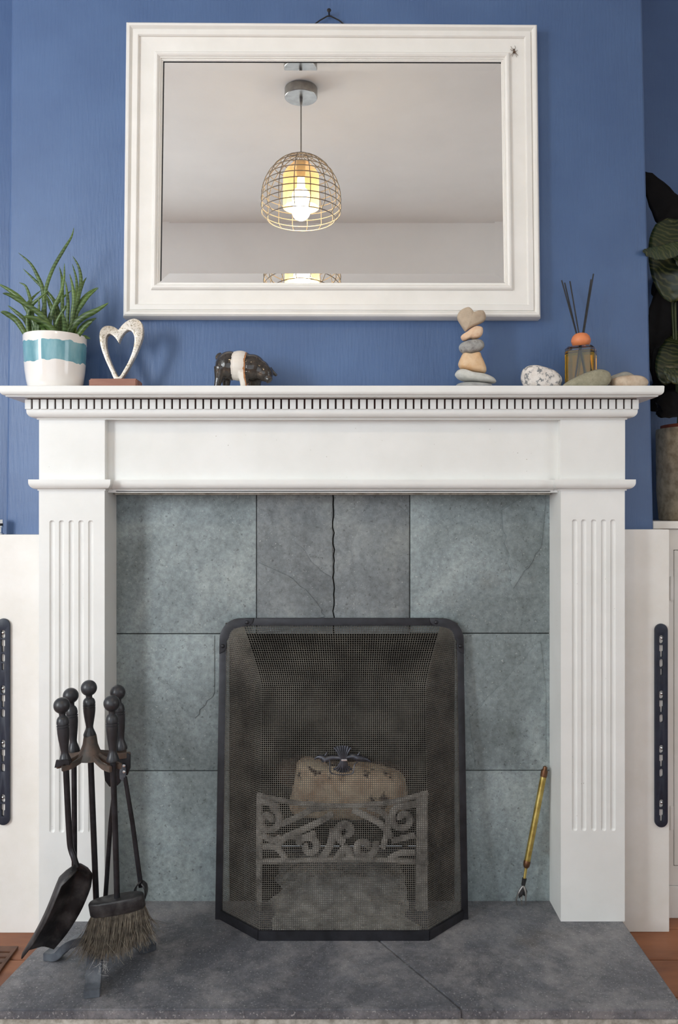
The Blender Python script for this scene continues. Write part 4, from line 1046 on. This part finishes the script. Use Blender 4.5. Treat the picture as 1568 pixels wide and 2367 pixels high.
LV = [
 ([(104, 778), (104, 720), (105, 673), (122, 622), (148, 576), (165, 548), (171, 526)], 4.6, 0.00), ([(110, 778), (102, 700), (98, 666), (89, 643), (71, 610), (42, 584)], 5.0, 0.02),
 ([(140, 778), (128, 704), (99, 666), (76, 643), (53, 621)], 4.0, 0.03), ([(77, 778), (76, 740), (73, 707), (68, 684), (59, 661), (44, 653)], 4.4, 0.00),
 ([(92, 778), (77, 742), (54, 699), (25, 673), (-6, 655)], 7.0, -0.02), ([(128, 778), (102, 735), (64, 706), (25, 683), (6, 678)], 6.4, -0.045),
 ([(63, 778), (41, 744), (15, 725), (1, 721)], 7.0, -0.02), ([(80, 778), (59, 742), (38, 722), (18, 706)], 5.0, 0.01), ([(142, 778), (110, 752), (82, 737), (54, 731)], 8.0, -0.055),
 ([(157, 778), (166, 740), (179, 694), (187, 650), (182, 617), (168, 592)], 5.0, 0.01), ([(162, 778), (167, 735), (171, 694), (168, 663), (161, 633)], 5.2, -0.01),
 ([(112, 778), (117, 737), (125, 709), (140, 679), (148, 643), (149, 608)], 4.8, -0.02), ([(143, 778), (144, 720), (144, 679), (143, 643), (137, 616)], 4.4, 0.02),
 ([(153, 778), (157, 716), (156, 684), (151, 648)], 4.4, 0.00), ([(164, 778), (173, 732), (190, 703), (205, 684), (228, 665)], 5.6, 0.00), ([(158, 778), (170, 735), (186, 698), (206, 676), (226, 664)], 4.4, 0.02),
 ([(152, 778), (168, 755), (194, 732), (224, 717), (251, 700)], 8.0, -0.03), ([(174, 778), (187, 762), (202, 746), (223, 735)], 6.6, -0.01), ([(176, 782), (192, 779), (209, 783)], 5.0, 0.00),
 ([(64, 778), (64, 712), (74, 690), (95, 671)], 4.2, 0.03), ([(66, 778), (63, 738), (74, 706), (90, 690), (113, 670)], 4.4, -0.03), ([(105, 778), (112, 742), (123, 714), (143, 690), (167, 670)], 4.4, 0.03),
 ([(88, 778), (90, 730), (90, 684)], 3.6, -0.035), ([(160, 778), (171, 730), (177, 679), (176, 643), (167, 610)], 4.2, 0.025), ([(172, 778), (180, 700), (190, 660), (200, 641)], 4.2, 0.04),
 ([(97, 778), (98, 738), (103, 700), (99, 680)], 5.6, -0.01), ([(130, 778), (128, 740), (116, 704), (106, 680)], 6.0, 0.0), ([(120, 778), (132, 742), (150, 712), (152, 706)], 3.6, -0.04),
 ([(75, 778), (70, 755), (58, 738), (44, 733)], 5.0, 0.03), ([(134, 778), (138, 745), (134, 716), (126, 690)], 5.4, 0.03), ([(148, 778), (150, 750), (143, 720)], 6.0, -0.045), ([(176, 778), (196, 756), (214, 742)], 6.0, -0.04),
 ([(110, 778), (96, 752), (84, 745)], 6.0, -0.05), ([(85, 778), (84, 750), (74, 728)], 5.6, -0.03),
]
for pts, wpx, dy in LV:
    n = len(pts); pth = []
    for i, (x, y) in enumerate(pts):
        q = i / (n - 1); pth.append(P(x, y, YPT + dy * (0.55 + 0.55 * q)))
    # keep the base inside the pot
    pth[0].z = ZS + hp_ - 0.011; bx = pth[0].x - px0; lim = rim - 0.014
    rr_ = math.hypot(bx, pth[0].y - YPT)
    if rr_ > lim: pth[0].x = px0 + bx * lim / rr_; pth[0].y = YPT + (pth[0].y - YPT) * lim / rr_
    for p_ in pth: p_.y = min(p_.y, YB - 0.008)
    sm = smooth_path(pth, 5); k = len(sm)
    rad = [wpx * 0.001 * np.interp(i / (k - 1), [0, 0.3, 0.65, 0.88, 1], [0.80, 1.0, 0.85, 0.42, 0.06]) for i in range(k)]
    lf = MB().tube(sm, rad, 8, flat=0.55).build('leaf', 'leaf', pp, 60)
# heart sculpture
YHT = 0.030
hs = thing('heart_sculpture', (PX(268, YHT), YHT, ZS), 'open silver heart sculpture on a small wooden base', 'sculpture')
cr_ = lambda q: [(x * 0.2551, 500 + y * 0.2551) for x, y in q]
ho = cr_([(1080, 1035), (1120, 985), (1170, 948), (1225, 933), (1275, 955), (1300, 1010), (1300, 1090), (1272, 1180), (1222, 1290), (1162, 1400), (1105, 1482), (1075, 1488), (1045, 1485), (1010, 1410), (960, 1300), (925, 1200), (908, 1100), (918, 1040), (950, 1005), (1000, 997), (1045, 1010)])
hi_ = cr_([(1083, 1155), (1100, 1110), (1138, 1056), (1175, 1038), (1208, 1058), (1225, 1110), (1215, 1200), (1180, 1300), (1132, 1390), (1085, 1458), (1050, 1410), (1005, 1310), (975, 1210), (968, 1130), (978, 1088), (1005, 1073), (1040, 1095), (1066, 1125)])
def loop2(q, Y, sharp):
    pts = smooth_path([Vector((PX(x, Y), PZ(y, Y), 0)) for x, y in q] + [Vector((PX(q[0][0], Y), PZ(q[0][1], Y), 0))], 4)[:-1]
    return [(p.x, p.y) for p in pts]
plate('heart', [loop2(ho, YHT, 0), loop2(hi_, YHT, 0)], YHT - 0.008, 0.016, 'heart', hs, 0.0015)
zb1 = PZ(879, YHT)
MB().box(PX(213, YHT), PX(323, YHT), YHT - 0.026, YHT + 0.026, ZS, zb1).build('base', 'wood_base', hs, bevel=0.003)
# pig
pg = MB(); c0 = Vector((PIG_X, 0.02, 0))
def pgp(cx, cy, dy=0.0): 
    q = P(460 + cx * 0.15306, 780 + cy * 0.15306, 0.02); return Vector((q.x, 0.02 + dy, q.z))
mm = 0.1547e-3   # metres per crop pixel
pg.ball(pgp(470, 430), 1, 24, sc=(225 * mm, 215 * mm, 222 * mm)).ball(pgp(620, 430), 1, 24, sc=(240 * mm, 225 * mm, 228 * mm)).ball(pgp(800, 460, -0.002), 1, 24, sc=(215 * mm, 200 * mm, 205 * mm))
rot = Matrix.Rotation(math.radians(36), 3, 'Y')
pg.ball(pgp(985, 545, -0.010), 1, 20, sc=(150 * mm, 125 * mm, 128 * mm), rot=rot)
pg.ball(pgp(930, 500, -0.006), 1, 20, sc=(150 * mm, 150 * mm, 150 * mm))
pg.tube([pgp(1000, 570, -0.012), pgp(1055, 640, -0.016), pgp(1080, 668, -0.018)], [95 * mm, 66 * mm, 56 * mm], 14)
pg.lathe([(58 * mm, 0), (62 * mm, 10 * mm), (52 * mm, 24 * mm)], pgp(1070, 658, -0.0175), Vector((0.6, -0.25, -0.65)), 14)
for (x0_, y0_, x1_, dy) in ((345, 470, 285, -0.014), (400, 520, 400, 0.014), (700, 560, 690, -0.018), (850, 590, 880, 0.012), (800, 600, 780, 0.016)):
    zt = pgp(x0_, y0_, dy); zb_ = Vector((pgp(x1_, 700, dy).x, 0.02 + dy, ZS + 0.0005))
    pg.tube([zt, (zt + zb_) / 2, zb_ + Vector((0, 0, 0.006)), zb_], [110 * mm, 66 * mm, 46 * mm, 48 * mm], 12)
pg.ball(pgp(1010, 475, -0.020), 1, 14, sc=(85 * mm, 24 * mm, 52 * mm), rot=Matrix.Rotation(math.radians(30), 3, 'Y'))
pg.tube([pgp(1060, 470, 0.004), pgp(1110, 520, 0.010), pgp(1160, 555, 0.014), pgp(1180, 560, 0.014)], [46 * mm, 36 * mm, 26 * mm, 10 * mm], 10, flat=0.5)
pg.tube([pgp(270, 330), pgp(262, 290), pgp(290, 250), pgp(330, 238), pgp(345, 255)], [22 * mm, 20 * mm, 17 * mm, 15 * mm, 10 * mm], 8)
pig = remesh('pig_figurine', pg, 0.0016, 'pig', None, 5)
tag(pig, 'dark glazed ceramic pig figurine with a white belt', 'figurine')
# stacked stones (crop 1040..1160 x 700..900)
q = lambda pts: [(1040 + x * 0.08451, 700 + y * 0.08451) for x, y in pts]
GS = 'stones balanced in the mantel stack'
YK = 0.03
# stones rest on each other; the lowest slip lies on the shelf
sb = P(1100, 890, YK).z - ZS
pebble('stacked_stone', q([(180, 2245), (300, 2195), (560, 2178), (860, 2195), (1120, 2235), (1140, 2290), (900, 2400), (560, 2412), (280, 2380), (180, 2300)]), YK, 0.026, 'st_slip', 'thin grey slip of stone at the very bottom of the stack', 'stone', GS)
pebble('stacked_stone', q([(145, 1950), (200, 1860), (320, 1820), (460, 1860), (600, 1905), (800, 1935), (980, 1965), (1180, 2050), (1265, 2135), (1230, 2195), (1000, 2200), (700, 2180), (420, 2150), (240, 2080), (165, 2010)]), YK, 0.028, 'st_flat', 'long pale flat stone low in the stack', 'stone', GS)
pebble('stacked_stone', q([(240, 1650), (300, 1500), (380, 1375), (560, 1390), (800, 1355), (870, 1490), (940, 1640), (1000, 1820), (960, 1925), (800, 1918), (560, 1885), (320, 1810), (250, 1740)]), YK, 0.024, 'st_tan', 'tan wedge-shaped stone in the middle of the stack', 'stone', GS, 0.4)
pebble('stacked_stone', q([(252, 1230), (300, 1120), (460, 1050), (680, 1010), (860, 1030), (940, 1130), (925, 1240), (820, 1330), (620, 1395), (440, 1400), (310, 1350)]), YK, 0.022, 'st_grey', 'grey speckled oval stone in the upper stack', 'stone', GS, 0.45)
pebble('stacked_stone', q([(300, 930), (360, 860), (480, 785), (600, 690), (740, 635), (880, 670), (905, 760), (880, 880), (800, 970), (660, 1005), (560, 990), (420, 1040), (340, 1020)]), YK, 0.016, 'st_pink', 'pinkish-orange pitted stone under the heart stone', 'stone', GS, 0.4, 0.001)
pebble('stacked_stone', q([(205, 400), (230, 290), (320, 190), (490, 122), (590, 175), (645, 250), (700, 245), (790, 215), (920, 225), (975, 320), (985, 430), (930, 520), (780, 600), (600, 680), (500, 745), (430, 785), (370, 720), (290, 590), (225, 480)]), YK, 0.013, 'st_heart', 'heart-shaped beige stone balanced on top of the stack', 'stone', GS, 0.3)
# pebbles on the right (crop 1190..1510 x 740..910 -> 0.20408)
q = lambda pts: [(1190 + x * 0.20408, 740 + y * 0.20408) for x, y in pts]
GP = 'loose pebbles at the right end of the mantel'
pebble('pebble', q([(75, 640), (95, 560), (160, 520), (240, 515), (340, 540), (440, 575), (515, 640), (532, 700), (500, 770), (400, 800), (240, 800), (130, 760), (85, 700)]), 0.0, 0.030, 'st_white', 'white pebble with grey speckles left of the diffuser bottle', 'pebble', GP, 0.45)
pebble('pebble', q([(550, 735), (640, 672), (760, 615), (880, 572), (970, 560), (1060, 590), (1088, 650), (1075, 710), (1000, 770), (850, 800), (680, 800), (575, 775)]), -0.024, 0.026, 'st_green', 'olive grey wedge-shaped pebble in front of the diffuser bottle', 'pebble', GP, 0.45)
pebble('pebble', q([(1090, 690), (1130, 655), (1240, 632), (1360, 630), (1450, 650), (1500, 700), (1490, 750), (1420, 795), (1250, 805), (1130, 780)]), -0.012, 0.028, 'st_brown', 'sandy brown pebble at the far right end of the mantel', 'pebble', GP, 0.45)
pebble('pebble', q([(1082, 645), (1150, 612), (1230, 588), (1290, 598), (1340, 630), (1365, 690), (1330, 800), (1200, 815), (1090, 800), (1072, 720)]), 0.044, 0.024, 'st_small', 'blue-grey pebble behind the sandy brown pebble', 'pebble', GP, 0.45)
# reed diffuser
YDF = 0.048
df = thing('reed_diffuser', (PX(1343.5, YDF), YDF, ZS), 'amber glass reed diffuser bottle with orange ball cap and black reeds', 'diffuser')
cxd = PX(1343.5, YDF); zt = PZ(803, YDF)
def bottle(h0, h1, half, ch, chm, name, mat, inset=0.0):
    ang = math.radians(-24); hw = half - inset; c_ = ch
    base = [(hw, hw - c_), (hw - c_, hw), (-hw + c_, hw), (-hw, hw - c_), (-hw, -hw + c_), (-hw + c_, -hw), (hw - c_, -hw), (hw, -hw + c_)]
    def ring(k, z): return [(cxd + (x * math.cos(ang) - y * math.sin(ang)) * k, YDF + (x * math.sin(ang) + y * math.cos(ang)) * k, z) for x, y in base]
    rs = [ring(0.97, h0), ring(1, h0 + 0.002), ring(1, h1 - chm), ring(0.80, h1)]
    v = sum(rs, []); f = []
    for i in range(3):
        for j in range(8): f.append((i * 8 + j, i * 8 + (j + 1) % 8, (i + 1) * 8 + (j + 1) % 8, (i + 1) * 8 + j))
    f += [tuple(range(7, -1, -1)), tuple(24 + j for j in range(8))]
    return MB().add(v, f).build(name, mat, df, 20)
bottle(ZS + 0.0003, zt, 0.0335, 0.008, 0.007, 'bottle', 'glass')
bottle(ZS + 0.006, zt - 0.010, 0.0335, 0.0065, 0.002, 'oil', 'oil', 0.0032)
MB().lathe([(0.010, -0.002), (0.0125, 0.0), (0.0195, 0.005), (0.0225, 0.013), (0.0225, 0.018), (0.0195, 0.026), (0.014, 0.0315), (0.008, 0.0335), (0.0, 0.034)], (cxd, YDF, zt), n=32).build('ball_cap', 'orange_cap', df, 50)
for tx, ty, bx_, dyy in ((1299, 648, 1350, 0.006), (1306, 654, 1353, 0.016), (1318, 650, 1358, -0.006), (1367, 646, 1330, 0.012), (1372.5, 633, 1326, 0.0)):
    top = P(tx, ty, YDF + dyy * 1.5); mid = Vector((cxd + (tx - 1343) * 0.00022, YDF + dyy * 0.4, zt + 0.032))
    d = (top - mid).normalized(); bot = mid - d * ((mid.z - ZS - 0.010) / d.z)
    bot.x = min(max(bot.x, cxd - 0.018), cxd + 0.018)
    MB().tube([bot, mid, top], 0.00165, 8).build('reed', 'reed', df)

# ------------------------------------------------------------------ calathea on the cabinet
YQ = 0.29; QX = PX(1522, YQ) + 0.098; QZ = ZTP
cp = thing('calathea_plant', (QX, YQ, QZ), 'dark leafy calathea in a stoneware pot on the right cupboard', 'potted plant')
ph = PZ(992, YQ) - QZ
MB().lathe([(0.0, 0), (0.086, 0), (0.090, 0.004), (0.096, 0.08), (0.0975, ph - 0.01), (0.097, ph), (0.090, ph), (0.088, ph - 0.02), (0.0, ph - 0.021)], (QX, YQ, QZ), n=48).build('outer_pot', 'stoneware', cp, 50)
MB().lathe([(0.084, ph - 0.05), (0.086, ph + 0.010), (0.083, ph + 0.0105), (0.079, ph + 0.006), (0.078, ph - 0.012), (0.0, ph - 0.011)], (QX, YQ, QZ), n=40).build('inner_pot', 'terracotta', cp, 50)
def big_leaf(pth, width, side, mat, cup=0.12):
    """blade along a path; side = width direction"""
    sm = smooth_path(pth, 6); k = len(sm); v = []; f = []; NWd = 9
    for i in range(k):
        q_ = i / (k - 1); T = (sm[min(i + 1, k - 1)] - sm[max(i - 1, 0)]).normalized()
        w = Vector(side); w = (w - T * w.dot(T)).normalized(); nn = T.cross(w)
        hw = width / 2 * max(0.02, math.sin(math.pi * min(1, q_ ** 0.85)) ** 0.65)
        for j in range(NWd):
            s_ = j / (NWd - 1) * 2 - 1
            v.append(sm[i] + w * (hw * s_) + nn * (cup * hw * (abs(s_) ** 1.5) + 0.0025 * math.sin(i * 2.3 + abs(s_) * 3)))
    for i in range(k - 1):
        for j in range(NWd - 1): f.append((i * NWd + j, i * NWd + j + 1, (i + 1) * NWd + j + 1, (i + 1) * NWd + j))
    o = MB().add(v, f).build('leaf', mat, cp, 60)
    md = o.modifiers.new('thickness', 'SOLIDIFY'); md.thickness = 0.0008
    return sm[0]
cz = QZ + ph
def stem(b, e): MB().tube(smooth_path([(QX + b, YQ + random.uniform(-0.03, 0.03), cz - 0.015), (Vector((QX + b, YQ, cz)) + Vector(e)) / 2 + Vector((0, 0, 0.05)), e], 5), [0.0032] * 10 + [0.0022], 8).build('stem', 'stem', cp)
leaves = [
 # path px (x, y, Y) from stalk to tip, width m, width direction, material
 ([(1620, 560, .30), (1575, 515, .30), (1540, 470, .31), (1492, 398, .33)], 0.100, (0.6, 0.1, 1), 'leaf_dark'),
 ([(1545, 505, .25), (1548, 560, .23), (1552, 640, .22), (1560, 700, .23)], 0.105, (1, -0.35, 0.1), 'calathea'),
 ([(1600, 560, .20), (1560, 575, .17), (1520, 585, .14), (1486, 581, .095)], 0.040, (0.1, 0.3, 1), 'calathea'),
 ([(1560, 560, .24), (1600, 600, .22), (1620, 680, .22)], 0.11, (1, 0.3, 0.4), 'calathea'),
 ([(1570, 640, .30), (1545, 690, .30), (1525, 760, .31), (1512, 830, .32)], 0.10, (1, 0.2, 0.3), 'leaf_dark'),
 ([(1600, 700, .33), (1560, 740, .33), (1530, 800, .34), (1520, 880, .35)], 0.12, (1, 0.1, 0.4), 'leaf_dark'),
 ([(1590, 760, .27), (1565, 800, .25), (1545, 850, .24), (1540, 890, .24)], 0.075, (1, -0.4, 0.3), 'calathea'),
 ([(1570, 930, .30), (1545, 890, .28), (1530, 860, .27), (1516, 800, .27)], 0.06, (1, -0.2, -0.3), 'leaf_dark'),
 ([(1600, 960, .25), (1565, 930, .23), (1535, 945, .22), (1518, 958, .23)], 0.08, (0.3, 0.5, 1), 'leaf_dark'),
 ([(1600, 880, .22), (1575, 870, .2), (1552, 866, .19), (1535, 850, .18)], 0.045, (0.2, 0.3, 1), 'calathea'),
 ([(1640, 620, .36), (1600, 620, .38), (1560, 640, .40), (1515, 690, .40)], 0.14, (0.6, 0.2, 1), 'leaf_dark'),
 ([(1640, 760, .36), (1600, 770, .38), (1560, 800, .40), (1512, 770, .40)], 0.10, (0.4, 0.2, 1), 'leaf_dark'),
 ([(1630, 900, .36), (1590, 880, .38), (1550, 900, .40), (1505, 950, .40)], 0.14, (0.5, 0.2, 1), 'leaf_dark'),
]
for pth, w_, sd, mt in leaves:
    p0 = big_leaf([P(*a) for a in pth], w_, sd, mt)
    b = max(-0.05, min(0.05, p0.x - QX)); stem(b, p0)
